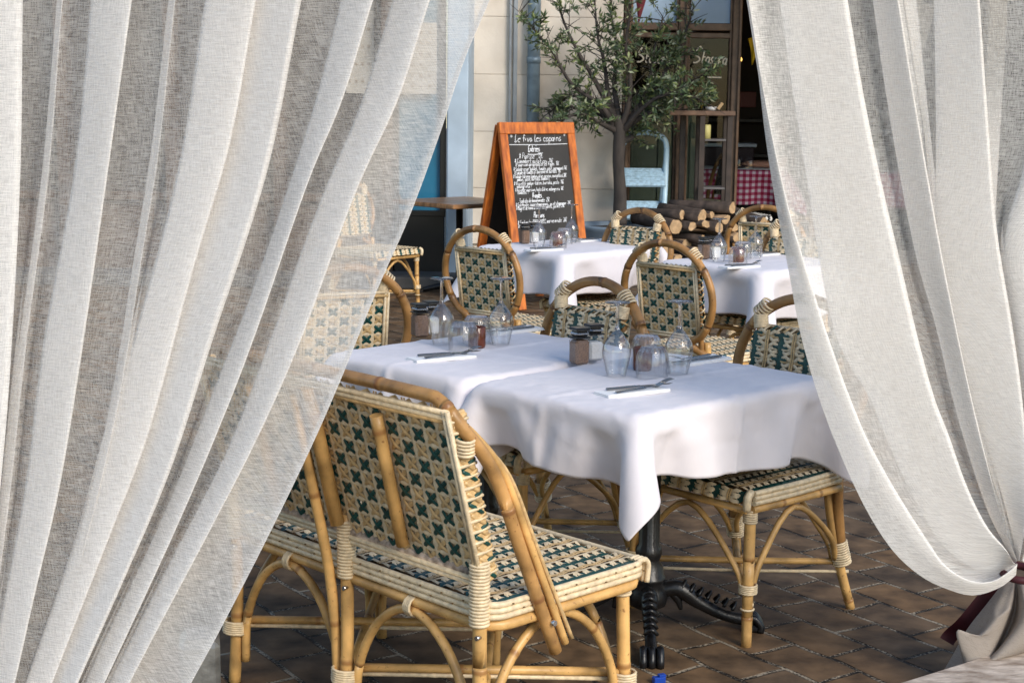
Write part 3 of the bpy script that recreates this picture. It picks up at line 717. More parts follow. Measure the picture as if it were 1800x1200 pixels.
# ---- tableware
def g_wine():
    m_ = MB()
    pr = [(.0285, 0), (.0325, .02), (.038, .045), (.0425, .068), (.0430, .078), (.039, .096), (.030, .112), (.019, .127), (.009, .139), (.0056, .15), (.0047, .17), (.0049, .205), (.006, .213), (.012, .2165), (.0365, .2185), (.038, .2205), (.0365, .2225), (.0, .223)]
    m_.lathe(pr, 48, mis=[0] * 8 + [1] * (len(pr) - 9))
    m_.lathe([(.0272, .002), (.0312, .02), (.0366, .045), (.041, .068), (.0415, .078), (.0375, .095), (.0285, .110), (.0175, .1245), (.006, .136), (.0, .138)], 48)
    return m_.build('wine_glass', [GLASS, GLASS2])
def g_tumbler():
    m_ = MB()
    pr = [(.046, 0), (.0475, .02), (.0478, .045), (.046, .065), (.042, .08), (.036, .09), (.032, .094), (.0, .0945)]
    rb = [.01, .022, .026, .026, .022, .012, 0, 0, 16]
    m_.lathe(pr, 96, ribs=rb, mis=[0, 0, 0, 0, 1, 1, 1])
    m_.lathe([(.0295, .083), (.0, .083)], 32)
    m_.lathe([(.0435, .004), (.0448, .03), (.043, .06), (.038, .075), (.0295, .083)], 48)
    return m_.build('tumbler', [GLASS, GLASS2])
def g_votive():
    m_ = MB(); m_.lathe([(.0, .0), (.0265, 0), (.029, .01), (.0295, .068), (.0275, .07), (.026, .066), (.026, .03), (.0, .03)], 28)
    o = m_.build('candle_cup', AMBER); return o
PEP = mat('ground_pepper', (0.25, 0.155, 0.105), 0.85, 0.35, 220); SALT = mat('salt', (0.85, 0.84, 0.84), 0.8, 0.1, 200)
def g_shaker(fill, name, part, h):
    root = empty(name); a = MB(); a.box((0, 0, .0435), (.052, .052, .083), 0, 0, .008); a.build('jar', GLASS, root)
    a = MB(); a.box((0, 0, .004 + h / 2), (.0485, .0485, h), 0, 0, .007); a.build(part, fill, root)
    a = MB(); a.box((0, 0, .098), (.049, .049, .020), 0, 0, .012); a.build('collar', CHROME, root)
    a = MB(); a.box((0, 0, .0868), (.051, .051, .004), 0, 0, .001); a.box((0, 0, .1125), (.0505, .0505, .0095), 0, 0, .003); a.build('cap', BLACKP, root)
    return root
def g_napkin():
    m_ = MB()                                     # long folded napkin: layered soft slab
    for z, w_, l_ in ((.0022, .078, .215), (.0055, .072, .208), (.0088, .066, .204)):
        m_.box((.0, (.082 - w_) / 3, z), (l_, w_, .003), 0, 0, .0013)
    m_.tube([(-.106, -.034, .0062), (0, -.0348, .0066), (.106, -.034, .0062)], .0058, 8, 0, 4)
    return m_.build('napkin', LINEN)
def g_fork():
    m_ = MB(); z = .002
    m_.ribbon([(-.1, 0, z), (-.06, 0, z + .002), (.0, 0, z + .003), (.03, 0, z + .004)], .009, (0, 0, 1))
    m_.box((-.045, 0, z + .0025), (.11, .0095, .003), 0, 0, .001)
    m_.box((.03, 0, z + .004), (.05, .0055, .003), 0, 0, .001)
    m_.box((.063, 0, z + .007), (.026, .021, .0025), 0, Matrix.Rotation(R(-14), 3, 'Y'), .001)
    for e in (-.0085, -.0028, .0028, .0085):
        m_.tube([(.072, e, z + .01), (.09, e, z + .016), (.112, e * 1.02, z + .019)], [.0016, .0014, .0009], 6, 0, 3)
    return m_.build('fork', STEEL)
def g_knife():
    m_ = MB(); m_.box((-.055, 0, .005), (.1, .012, .006), 0, 0, .0025); m_.box((.0, 0, .005), (.02, .009, .005), 0, 0, .002)
    m_.poly([(.008, -.008, .0055), (.10, -.008, .0055), (.122, .002, .0055), (.008, .007, .0055)]); m_.poly([(.008, .007, .0040), (.122, .002, .0040), (.10, -.008, .0040), (.008, -.008, .0040)])
    for k in range(3): pass
    m_.box((.058, -.0005, .0047), (.098, .011, .0012), 0, 0, .0004)
    return m_.build('knife', STEEL)
PROTO = {}
def put(kind, fn, xyz, rz, lb, cat, grp):
    if kind not in PROTO: o = PROTO[kind] = fn()
    else: o = copy_tree(PROTO[kind])
    o.location = xyz; o.rotation_euler = (0, 0, rz); tag(o, lb, cat, grp); return o
SETS = [('nearest table', .7535, {'p': (1018, 641), 's': (1043, 634), 'w': [(1083, 661), (1192, 658)], 't': [(1146, 664), (1136, 641)], 'v': (1129, 650)}, (1110, 692), (1232, 636), 22),
        ('second table', .7575, {'p': (738, 593), 's': (757, 588), 'w': [(776, 606), (880, 606)], 't': [(814, 616), (838, 604)], 'v': (838, 611)}, (775, 632), (905, 583), 22),
        ('rear left table', .7535, {'p': (922, 429), 's': (938, 427), 'w': [(947, 434), (1004, 427)], 't': [(981, 437), (992, 430)], 'v': (980, 433)}, (955, 441), (1035, 424), 15),
        ('rear right table', .7535, {'p': (1237, 456), 's': (1256, 455), 'w': [(1263, 460), (1327, 454)], 't': [(1297, 466), (1305, 456)], 'v': (1298, 461)}, (1299, 471), (1352, 448), 15)]
for (tn, zt, q, np_, nf_, an) in SETS:
    P = lambda xy: floor_at(xy[0], xy[1], zt)
    put('p', lambda: g_shaker(PEP, 'pepper_shaker', 'pepper', .074), P(q['p']), R(28), 'square glass shaker full of brown pepper on the ' + tn, 'pepper shaker', 'pepper shakers')
    put('s', lambda: g_shaker(SALT, 'salt_shaker', 'salt', .058), P(q['s']), R(24), 'square glass shaker of white salt on the ' + tn, 'salt shaker', 'salt shakers')
    for k, xy in enumerate(q['w']):
        put('w', g_wine, P(xy), 0, ('left' if k == 0 else 'right') + ' upturned stemmed wine glass on the ' + tn, 'wine glass', 'upturned wine glasses')
    for k, xy in enumerate(q['t']):
        put('t', g_tumbler, P(xy), .1 * k, ('front' if k == 0 else 'back') + ' upturned ribbed tumbler on the ' + tn, 'tumbler', 'upturned tumblers')
    put('v', g_votive, P(q['v']), 0, 'reddish brown glass candle cup between the tumblers on the ' + tn, 'candle cup', 'amber candle cups')
    for k, (xy, side) in enumerate(((np_, 'near'), (nf_, 'far'))):
        c = P(xy); rz = R(32 if k == 0 else 222); dx = Vector((math.cos(rz), math.sin(rz), 0)); dy = Vector((-dx.y, dx.x, 0))
        put('n', g_napkin, c, rz, 'folded white napkin on the %s side of the %s' % (side, tn), 'napkin', 'folded napkins')
        put('f', g_fork, c + dx * .03 + dy * -.012 + Vector((0, 0, .0112)), rz + R(6), 'steel fork on the napkin on the %s side of the %s' % (side, tn), 'fork', 'forks on napkins')
        put('k', g_knife, c + dx * .035 + dy * .018 + Vector((0, 0, .0109)), rz + R(-3), 'steel knife on the napkin on the %s side of the %s' % (side, tn), 'knife', 'knives on napkins')

# ------------------------------------------------------------------ the buildings behind
WALL = mat('limestone_wall', (0.78, 0.70, 0.605), 0.8, 0.25, 1.6, 0.5, 45, col2=(.55, .475, .395))
BLUEW = mat('pale_blue_paint', (0.42, 0.52, 0.62), 0.6, 0.2, 3)
BROWNF = mat('brown_frame', (0.17, 0.10, 0.06), 0.45, 0.35, 12)
DARKW = mat('dark_woodwork', (0.035, 0.026, 0.022), 0.5, 0.4, 5)
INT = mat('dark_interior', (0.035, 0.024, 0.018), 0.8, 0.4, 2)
WOODF = mat('shopfront_wood', (0.075, 0.045, 0.028), 0.6, 0.4, 3, stretch=(1, 1, 6))
ZINC = mat('zinc_pipe', (0.20, 0.27, 0.33), 0.45, 0.3, 8, metal=.3)
YW = 15.0
def X(px, y=YW): return at(px, 180, y).x
def Z(py, y=YW, px=900): return at(px, py, y).z
bld = empty('restaurant_building', (1.5, YW, 0))
def part(mb, name, m_, parent=bld):
    o = mb.build(name, m_, parent)
    o.matrix_parent_inverse = Matrix.Translation(-Vector(bld.location)) if parent == bld else Matrix.Identity(4)
    return o
# stone wall in courses with real joints
wl = MB(); zj = [0] + [Z(331) - .545 * k for k in (0,)] 
z = Z(331) - .545; rows = []
while z < 5.4: rows.append(z); z += .545
rg = random.Random(4); x0, x1 = X(818), X(1093)
for k, zb in enumerate(rows):
    za = max(zb, 0.0)
    cuts = [x0, X(948) + (.0 if k % 2 else .0), x1]
    for a, b in zip(cuts, cuts[1:]):
        wl.box(((a + b) / 2, YW + .2 + rg.uniform(0, .003), (za + zb + .545) / 2), (b - a - .003, .4, zb + .545 - za - .003), 0, 0, .003)
wl.box(((x0 + x1) / 2, YW + .23, 2.7), (x1 - x0, .38, 5.36), 0)
part(wl, 'stone_wall', WALL)
# the glazed shopfront: frames, panes, mullions
FR = [(1095, 1106), (1190, 1207), (1284, 1300)]
fm = MB()
for a, b in FR:
    fm.box(((X(a) + X(b)) / 2, YW + .06, 2.5), (X(b) - X(a), .14, 5.0), 0, 0, .008)
    fm.box((X(b) - .02, YW - .02, 2.5), (.022, .05, 5.0), 0, 0, .004)
part(fm, 'mullion', BROWNF).name = 'window_mullion'
SKYB = mat('pale_blue_reflection', (0.34, 0.46, 0.60), 0.5, 0.1, 3)  # reflection in the upper panes, put in as a flat pale blue
for (a, b) in ((1106, 1190), (1207, 1284)):
    xa, xb = X(a), X(b); f_ = MB(); zt = Z(38)
    f_.box(((xa + xb) / 2, YW + .06, zt - .03), (xb - xa - .004, .08, .07), 0, 0, .006)
    f_.box(((xa + xb) / 2, YW + .06, zt - .11), (xb - xa - .03, .06, .05), 0, 0, .006)
    f_.box(((xa + xb) / 2, YW + .06, .06), (xb - xa - .004, .08, .12), 0, 0, .006)
    f_.box(((xa + xb) / 2, YW + .06, 4.95), (xb - xa - .004, .08, .1), 0, 0, .006)
    for xx in (xa + .012, xb - .012): f_.box((xx, YW + .06, 2.5), (.02, .075, 4.98), 0, 0, .004)
    w_ = part(f_, 'window', BROWNF)
    f_ = MB(); f_.box(((xa + xb) / 2, YW + .075, (zt - .07) / 2), (xb - xa - .01, .008, zt - .2), 0); 
    p_ = f_.build('pane', PANE, w_)
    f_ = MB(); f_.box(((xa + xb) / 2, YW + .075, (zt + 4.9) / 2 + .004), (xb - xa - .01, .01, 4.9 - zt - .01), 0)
    f_.build('reflection_panel', SKYB, w_)  # solid panel coloured like the reflection, in place of upper glass
    # lettering on the glass, in cream script with a rule below
    lt = MB()
    ox = Vector((X(1119 if a < 1150 else 1218), YW - .0, Z(106)))
    ox.y = YW + .068
    tl_ = Vector((1, 0, -.05)).normalized()
    write(lt, 'S', ox, tl_, Vector((0, 0, 1)), Vector((0, -1, 0)), .078, .015, .22, .0, 0, .085)
    write(lt, 'tasera', ox + tl_ * .075, tl_, Vector((0, 0, 1)), Vector((0, -1, 0)), .058, .0125, .2, .0, 0, .25)
    lm_ = mat('cream_lettering', (0.90, 0.78, 0.60), .5); lt.build('lettering', lm_, w_)
    lt = MB(); lt.box((xb - .16, YW + .068, Z(132)), (.15, .003, .012), 0); lt.build('lettering_rule', lm_, w_)
# openings to the right, behind the curtain
for a, b in ((1430, 1446), (1728, 1760), (1840, 1900)):
    q = MB(); q.box(((X(a) + X(b)) / 2, YW + .05, 2.5), (X(b) - X(a), .16, 5.0), 0, 0, .008)
    part(q, 'door_post', BROWNF if b < 1700 else mat('white_post', (.62, .58, .55), .6, .1, 5))
q = MB(); q.box(((X(1300) + X(2100)) / 2, YW + .1, 3.4), (X(2100) - X(1300), .2, .5), 0, 0, .01); part(q, 'door_lintel', DARKW)
q = MB(); q.box(((X(1095) + X(2150)) / 2, YW + .15, 5.2), (X(2150) - X(1095), .3, .4), 0, 0, .01); part(q, 'fascia', DARKW)
q = MB(); q.box((X(2030), YW + .2, 2.6), (X(2150) - X(1900), .4, 5.2), 0, 0, .01); part(q, 'side_wall', WALL)
q = MB(); q.box(((X(1288) + X(2150)) / 2, YW - 1.1, 3.0), (X(2150) - X(1288), 2.3, .08), 0, 0, .01); q.box(((X(1288) + X(2150)) / 2, YW - 2.22, 2.93), (X(2150) - X(1288), .04, .22), 0, 0, .01); part(q, 'added_shade_canopy', mat('added_shade_canopy_cloth', (.16, .02, .03), .8))  # unseen canopy, added to shade the table in the doorway
# the room behind the glass
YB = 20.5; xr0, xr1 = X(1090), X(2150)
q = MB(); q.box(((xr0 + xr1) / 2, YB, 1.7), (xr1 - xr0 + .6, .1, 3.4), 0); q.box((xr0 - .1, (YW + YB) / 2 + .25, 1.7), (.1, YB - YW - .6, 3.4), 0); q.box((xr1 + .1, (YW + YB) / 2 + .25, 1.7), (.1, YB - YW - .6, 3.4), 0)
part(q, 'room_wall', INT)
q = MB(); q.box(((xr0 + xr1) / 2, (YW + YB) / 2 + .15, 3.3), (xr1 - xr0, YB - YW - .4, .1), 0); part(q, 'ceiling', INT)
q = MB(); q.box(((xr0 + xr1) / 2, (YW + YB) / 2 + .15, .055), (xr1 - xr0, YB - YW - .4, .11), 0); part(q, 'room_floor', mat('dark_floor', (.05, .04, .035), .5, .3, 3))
GRP = mat('sage_panel', (0.20, 0.235, 0.17), 0.6, 0.15, 4)
q = MB(); yy = 16.4; q.box(((X(1108, yy) + X(1226, yy)) / 2, yy, .82), (X(1226, yy) - X(1108, yy), .05, 1.6), 0, 0, .01)
for a, b in ((1112, 1160), (1186, 1216)):
    xa, xb = X(a, yy), X(b, yy)
    for zz in (.25, 1.35): q.box(((xa + xb) / 2, yy - .034, zz), (xb - xa, .016, .025), 0, 0, .003)
    for xx in (xa, xb): q.box((xx, yy - .034, .8), (.025, .016, 1.125), 0, 0, .003)
part(q, 'sage_partition', GRP)
# shelf with bottles and frames at the back of the room
q = MB(); ys = 20.2
for zz in (.9, 1.35): q.box((X(1330, ys), ys + .08, zz), (1.4, .25, .04), 0, 0, .004)
part(q, 'wall_shelf', DARKW)
q = MB(); q.box((X(1318, ys), ys + .2, 1.62), (.22, .02, .2), 0, 0, .004); part(q, 'red_frame', mat('red_sign', (.16, .01, .01), .5))
# downpipe, cable run
q = MB(); q.tube([(X(937), YW - .08, .0), (X(937), YW - .08, 5.2)], .062, 16, 0, 0)
for zz in (.6, 1.95, 3.6): q.tube([(X(937), YW - .08, zz - .03), (X(937), YW - .08, zz + .03)], .068, 16, 0, 0)
part(q, 'downpipe', ZINC)
q = MB(); q.box((X(896), YW - .03, 2.6), (.022, .04, 5.2), 0, 0, .004); q.box((X(905), YW - .015, 2.6), (.04, .03, 5.2), 0, 0, .004); part(q, 'cable_duct', mat('grey_duct', (.30, .33, .36), .6, .2, 6))
tag(bld, 'pale stone restaurant front with brown framed windows lettered in cream script', 'building')

# left-hand shop: pale blue pilaster, dark door with blue glass, brown woodwork behind the curtain
YS = 13.2
shop = empty('corner_shop', (-2.5, YS, 0))
def spart(mb, name, m_):
    o = mb.build(name, m_, shop); o.matrix_parent_inverse = Matrix.Translation(-Vector(shop.location)); return o
def XS(px): return at(px, 180, YS).x
def ZS(py): return at(700, py, YS).z
q = MB(); q.box(((XS(786) + XS(823)) / 2, YS + .9, 2.6), (XS(823) - XS(786), 1.9, 5.2), 0, 0, .01); spart(q, 'pilaster', BLUEW)
d_ = MB(); xa, xb = XS(690), XS(784)
d_.box(((xa + xb) / 2, YS + .03, .30), (xb - xa - .02, .06, .56), 0, 0, .006)
d_.box((xb - .025, YS + .03, 1.6), (.05, .07, 2.06), 0, 0, .004); d_.box((xa + .03, YS + .03, 1.6), (.05, .07, 2.06), 0, 0, .004)
d_.box(((xa + xb) / 2, YS + .03, .60), (xb - xa - .02, .075, .05), 0, 0, .004); d_.box(((xa + xb) / 2, YS + .03, 2.6), (xb - xa, .07, .08), 0, 0, .004)
dr = spart(d_, 'door', BLACKP)
d_ = MB(); d_.box(((xa + xb) / 2, YS + .05, 1.6), (xb - xa - .1, .012, 1.95), 0); d_.build('blue_pane', mat('blue_door_glass', (.025, .16, .27), .15, .3, 2), dr)
q = MB(); q.box(((xa + xb) / 2 - 1, YS + .35, 3.9), (xb - xa + 2.1, .5, 2.5), 0, 0, .01); spart(q, 'upper_wall', WOODF)
q = MB()
for k in range(7):
    xx = XS(684) - .02 - k * .92
    q.box((xx, YS + .06, 1.35), (.1, .2, 2.65), 0, 0, .008)
q.box((XS(684) - 3, YS + .12, .35), (6.2, .1, .68), 0, 0, .006); q.box((XS(684) - 3, YS + .08, .72), (6.2, .14, .07), 0, 0, .006)
spart(q, 'shopfront_frame', WOODF)
q = MB(); q.box((XS(684) - 3, YS + .16, 1.7), (6.2, .02, 1.9), 0); spart(q, 'shop_window', mat('dark_shop_glass', (.035, .026, .022), .35))
q = MB(); q.box((XS(684) - 3, YS + .25, 4.0), (6.2, .5, 2.7), 0, 0, .01); spart(q, 'shop_fascia', mat('shop_plaster', (.11, .075, .055), .8, .3, 3))
q = MB(); q.box((-3.2, YS - .22, .05), (5.6, .5, .1), 0, 0, .01); spart(q, 'doorstep', mat('step_stone', (.10, .095, .09), .7, .3, 6))
tag(shop, 'dark shopfront behind the left curtain with pale blue pilaster and black blue-glazed door', 'shop')
# menu posters on its glass
PAPER = mat('poster_paper', (.40, .37, .32), .7, .15, 6)
for k, (a, b, t_, bt, lb) in enumerate(((606, 655, -40, 165, 'narrow pale menu poster behind the left curtain'), (700, 768, 40, 165, 'wide printed menu poster nearest the curtain edge, on the dark shop door'))):
    q = MB(); y = YS - .03 if k else YS + .13
    q.box(((XS(a) + XS(b)) / 2, y, (ZS(t_) + ZS(bt)) / 2), (XS(b) - XS(a), .012, ZS(t_) - ZS(bt)), 0)
    ink = MB()
    for r_ in range(6):
        for c_ in range(4):
            ink.box((XS(a) + (c_ + .6) * (XS(b) - XS(a)) / 4.4, y - .0075, ZS(bt) + (r_ + .7) * (ZS(t_) - ZS(bt)) / 6.6), (.022, .003, .022), 0)
    po = q.build('menu_poster', PAPER); ink.build('printed_dishes', mat('poster_ink', (.25, .2, .15), .7), po); tag(po, lb, 'poster')

# ------------------------------------------------------------------ chalkboard
cb = empty('chalkboard_stand', (.335, 11.74, 0), R(41.3))
ORW = mat('orange_wood', (0.55, 0.155, 0.022), 0.5, 0.5, 7, 0.2, 60, stretch=(4, 4, 1), col2=(.30, .07, .014))
SLATE = mat('chalk_slate', (0.03, 0.026, 0.023), 0.6, 0.75, 3.5, col2=(.014, .013, .013))
CHALK = mat('chalk', (0.78, 0.80, 0.84), 0.9)
HB, LB, HW = 1.40, .258, .388
uyb = Vector((0, LB, HB)).normalized(); nzb = Vector((0, -uyb.z, uyb.y)); Lb = math.hypot(LB, HB)
rotf = Matrix((( 1, 0, 0), (0, uyb.y, nzb.y * -1), (0, uyb.z, nzb.z * -1)))
rotf = Matrix(((1, 0, 0), (0, -nzb.y, uyb.y), (0, -nzb.z, uyb.z)))
def bbox(mb, u, v, d, du, dv, dd, mi=0, bev=.004):
    mb.box(Vector((u, 0, 0)) + uyb * v - nzb * (-d), (du, dd, dv), mi, rotf, bev)
for sx in (-1, 1):
    q = MB(); bbox(q, sx * (HW - .038), Lb / 2 - .045, 0, .076, Lb - .09, .032); q.build('stile', ORW, cb)
q = MB(); bbox(q, 0, Lb - .046, .001, HW * 2, .09, .034); q.build('top_rail', ORW, cb)
q = MB(); bbox(q, 0, .2, 0, HW * 2 - .156, .08, .03); q.build('bottom_rail', ORW, cb)
q = MB(); bbox(q, 0, (Lb + .14) / 2, -.004, HW * 2 - .15, Lb - .33, .012, 0, 0); sl_ = q.build('slate', SLATE, cb)
t = MB(); O = lambda u, v: Vector((u, 0, 0)) + uyb * v + nzb * .0045
ux = Vector((1, 0, 0))
def wr(txt, u0, u1, yy, sz, wd=.0033, ul=False):
    v = Lb - (yy - 88) * .000886; tl = (ux + uyb * random.uniform(-.012, .014)).normalized()
    write(t, txt, O(u0, v), tl, uyb, nzb, sz, wd, .2, .05, 0, u1 - u0)
    if ul: t.ribbon([O(u0 - .01, v - .02), O((u0 + u1) / 2, v - .023), O(u1 + .01, v - .018)], wd, nzb)
wr('" Le fivo les copains "', -.29, .29, 258, .027, .0045, True); wr('Entr\u00e9es', -.115, .005, 343, .024, .0055, True)
for txt, u0, u1, yy, sz in (('* Panisse   12\u20ac', -.215, .03, 402, .021), ('* Camembert au lait cru  18\u20ac', -.265, .13, 438, .0165), ('* Saucisson gorgonzola et les figues  15\u20ac', -.26, .19, 467, .0145),
        ('* Salade cesar (poulet, tomate, oeuf, parmesan) 18\u20ac', -.285, .27, 505, .0145), ("* Salade de tomate a l'ancienne et burrata  19\u20ac", -.28, .20, 536, .0145),
        ('* Salade italienne (jambon, olive, poivron, courgettes) 20\u20ac', -.295, .255, 568, .014), ('jambon, speck, burrata, tomate )', -.265, .07, 593, .0135),
        ('* Assiette jambon italien, burrata, pesto  18\u20ac', -.295, .22, 630, .0145), ('melange crus !', -.27, -.12, 653, .0135), ("* Assiette saucisson, huile d'olive, melange cru  16\u20ac", -.29, .21, 685, .014), ('tomates !', -.27, -.16, 706, .0135)):
    wr(txt, u0, u1, yy, sz)
wr('Viandes', -.125, -.025, 742, .021, .005, True)
for txt, u0, u1, yy, sz in (('Tagliata de boeuf minute  25\u20ac', -.26, .05, 780, .0155), ('* Entrecote, sauce champignons, jus et champagne  26\u20ac', -.30, .27, 812, .0145), ('* Magret de canard, sauce aux poires, jus miel  28\u20ac', -.30, .20, 842, .0145)):
    wr(txt, u0, u1, yy, sz)
wr('Poissons', -.13, -.02, 913, .021, .005, True)
wr("* Tentacule d'encornets, marine minute  26\u20ac", -.30, .21, 968, .0165); wr('* Filet de dorade', -.30, -.10, 998, .0155)
wr('* Gambas', -.30, -.16, 1095, .019); wr('* Poulpe', -.30, -.17, 1135, .018)
t.build('chalk_writing', CHALK, sl_)
q = MB(); a_, b_ = Vector((0, LB + .02, HB - .02)), Vector((0, LB * 2 + .06, 0))
uy2 = (a_ - b_).normalized(); n2 = Vector((0, uy2.z, -uy2.y)); rot2 = Matrix(((1, 0, 0), (0, n2.y, uy2.y), (0, n2.z, uy2.z))); L2 = (a_ - b_).length
for sx in (-1, 1): q.box((a_ + b_) / 2 + Vector((sx * (HW - .038), 0, 0)), (.076, .032, L2), 0, rot2, .004)
q.box(a_ - uy2 * .05, (HW * 2, .03, .09), 0, rot2, .004); q.box(b_ + uy2 * .2, (HW * 2 - .15, .03, .08), 0, rot2, .004)
rf = q.build('rear_frame', ORW, cb)
q = MB(); q.box((a_ + b_) / 2 + uy2 * .06, (HW * 2 - .15, .01, L2 - .28), 0, rot2); q.build('rear_slate', SLATE, rf)
tag(cb, 'tall orange wooden A-frame chalkboard covered with a handwritten menu', 'chalkboard')

# bare wooden table by the curtain
wt = empty('wooden_table', (-.44, 12.55, 0), R(42))
wt.scale = (1.1, 1.1, 1.0)
q = MB(); q.box((0, 0, .735), (.72, .72, .032), 0, 0, .006)
for k in range(5): q.box((-.288 + .144 * k, 0, .7525), (.135, .715, .006), 0, 0, .002)
q.build('tabletop', WOODT, wt)
q = MB(); q.lathe([(.1, .715), (.1, .70), (.026, .69), (.026, .3), (.034, .28), (.026, .26), (.026, .09), (.06, .07), (.07, .03)], 16)
q.build('column', IRON, wt)
for k in range(4):
    a = R(45 + 90 * k); d = Vector((math.cos(a), math.sin(a), 0)); q = MB(); q.tube([d * .04 + Vector((0, 0, .07)), d * .15 + Vector((0, 0, .05)), d * .27 + Vector((0, 0, .02))], [.03, .025, .02], 8, 0, 4); q.build('foot', IRON, wt)
tag(wt, 'bare brown wooden table on a dark pedestal, left of the chalkboard', 'table')

# ------------------------------------------------------------------ olive tree in a bowl
YT = 14.2
def TP(px, py, dy=0.0): return at(px, py, YT + dy)
pot = empty('planter_bowl', (TP(1088, 390).x, YT, 0))
q = MB(); q.lathe([(.0, .0), (.25, 0), (.29, .05), (.36, .22), (.40, .40), (.42, .43), (.41, .45), (.38, .445), (.36, .40)], 32); q.build('bowl', mat('blue_grey_pot', (.16, .21, .27), .55, .25, 6), pot)
q = MB(); q.lathe([(.37, .405), (.2, .425), (.0, .43)], 24); q.build('soil', mat('soil', (.03, .024, .02), .95, .5, 40, .6, 60), pot)
tag(pot, 'blue grey round planter bowl holding the olive tree', 'planter')
tree = empty('olive_tree', (TP(1088, 390).x, YT, .42))
BARK = mat('olive_bark', (.055, .045, .04), .85, .45, 14, .8, 40, stretch=(1, 1, .35))
rg = random.Random(11)
br = MB(); twigs = []
def loc(px, py, dy=0): return TP(px, py, dy) - Vector(tree.location)
TRK = [loc(1089, 395), loc(1090, 340, .02), loc(1087, 285), loc(1089, 235, -.02), loc(1084, 205)]
tk = MB(); tk.tube(TRK, [.068, .06, .052, .058, .048], 12, 0, 5); tk.build('trunk', BARK, tree)
MAIN = [([(1086, 240), (1060, 190), (1005, 148), (972, 92), (945, 60), (915, 20)], -.1), ([(1087, 232), (1052, 215), (1022, 200), (985, 212)], -.3), ([(1087, 225), (1070, 170), (1062, 110), (1050, 60), (1045, -10)], .15),
        ([(1090, 228), (1103, 190), (1108, 140), (1100, 80), (1108, 20), (1100, -40)], -.2), ([(1090, 225), (1120, 195), (1142, 140), (1150, 90), (1165, 30)], .1), ([(1092, 228), (1130, 205), (1170, 182), (1205, 150), (1240, 130)], -.15),
        ([(1088, 250), (1112, 240), (1125, 215), (1160, 200), (1222, 190)], .25), ([(1088, 230), (1040, 180), (1000, 170), (965, 200)], .2),
        ([(1086, 220), (1050, 150), (1010, 80), (985, 20), (975, -50)], .05), ([(1090, 220), (1080, 150), (1085, 90), (1075, 30), (1070, -60)], .3), ([(1092, 225), (1140, 170), (1180, 110), (1205, 60), (1215, 10)], .25),
        ([(1088, 235), (1060, 205), (1030, 195), (1000, 185)], .3), ([(1092, 235), (1130, 190), (1175, 165), (1230, 175)], -.3)]
for pts, dy in MAIN:
    n_ = len(pts); P3 = [loc(p[0], p[1], dy * i / (n_ - 1) * 1.6) for i, p in enumerate(pts)]
    br.tube(P3, [.034, .02, .012, .006], 7, 0, 5)
    C_ = catmull(P3, 6); twigs.append(C_)
ends = []
for C_ in twigs:
    for i in range(int(len(C_) * .22), len(C_), 1):
        for _ in range(2 if rg.random() < .75 else 1):
            t_ = (C_[min(i + 1, len(C_) - 1)] - C_[i - 1]).normalized()
            d = (t_ * .6 + Vector((rg.gauss(0, .8), rg.gauss(0, .8), rg.gauss(.1, .6)))).normalized(); ln = rg.uniform(.10, .30)
            e = C_[i] + d * ln + Vector((0, 0, -.2 * ln * ln)); mid = C_[i] + d * ln * .5
            br.tube([C_[i], mid, e], [.0055, .002], 4, 0, 2, caps=False); ends.append((C_[i], mid, e))
            if rg.random() < .55:
                d2_ = (d + Vector((rg.gauss(0, .7), rg.gauss(0, .7), rg.gauss(0, .6)))).normalized(); e2 = mid + d2_ * ln * .7
                br.tube([mid, e2], [.003, .0015], 4, 0, 0, caps=False); ends.append((mid, (mid + e2) / 2, e2))
br.build('limbs', BARK, tree)
lf = MB()
for a, mid, e in ends:
    if rg.random() < .40: continue
    for k in range(rg.randint(13, 22)):
        f_ = rg.uniform(.25, 1.05); p = a.lerp(e, f_) if f_ > .5 else a.lerp(mid, f_ * 2); t_ = (e - mid).normalized()
        sd_ = Vector((rg.gauss(0, 1), rg.gauss(0, 1), rg.gauss(.15, .8))).normalized(); d = (t_ * rg.uniform(.3, 1.1) + sd_).normalized(); ln = rg.uniform(.045, .085); wd = ln * rg.uniform(.24, .34)
        nrm = d.cross(Vector((rg.gauss(0, 1), rg.gauss(0, 1), rg.gauss(0, 1)))).normalized(); b = d.cross(nrm) * wd / 2; o = len(lf.v)
        lf.v += [p, p + d * ln * .5 + b + nrm * .002, p + d * ln, p + d * ln * .5 - b + nrm * .002]
        lf.face([o, o + 1, o + 2, o + 3], 0 if rg.random() < .62 else 1 if rg.random() < .6 else 2, False)
def leaf(n_, c):
    M = mat(n_, c, .45, .3, 6); b = M.node_tree.nodes['Principled BSDF']; b.inputs['Specular IOR Level'].default_value = .5; return M
lf.build('crown', [leaf('leaf_dark', (.075, .115, .050)), leaf('leaf_mid', (.20, .245, .085)), leaf('leaf_silver', (.34, .37, .24))], tree)
tag(tree, 'small open-crowned olive tree growing from the planter bowl beside the chalkboard', 'tree')

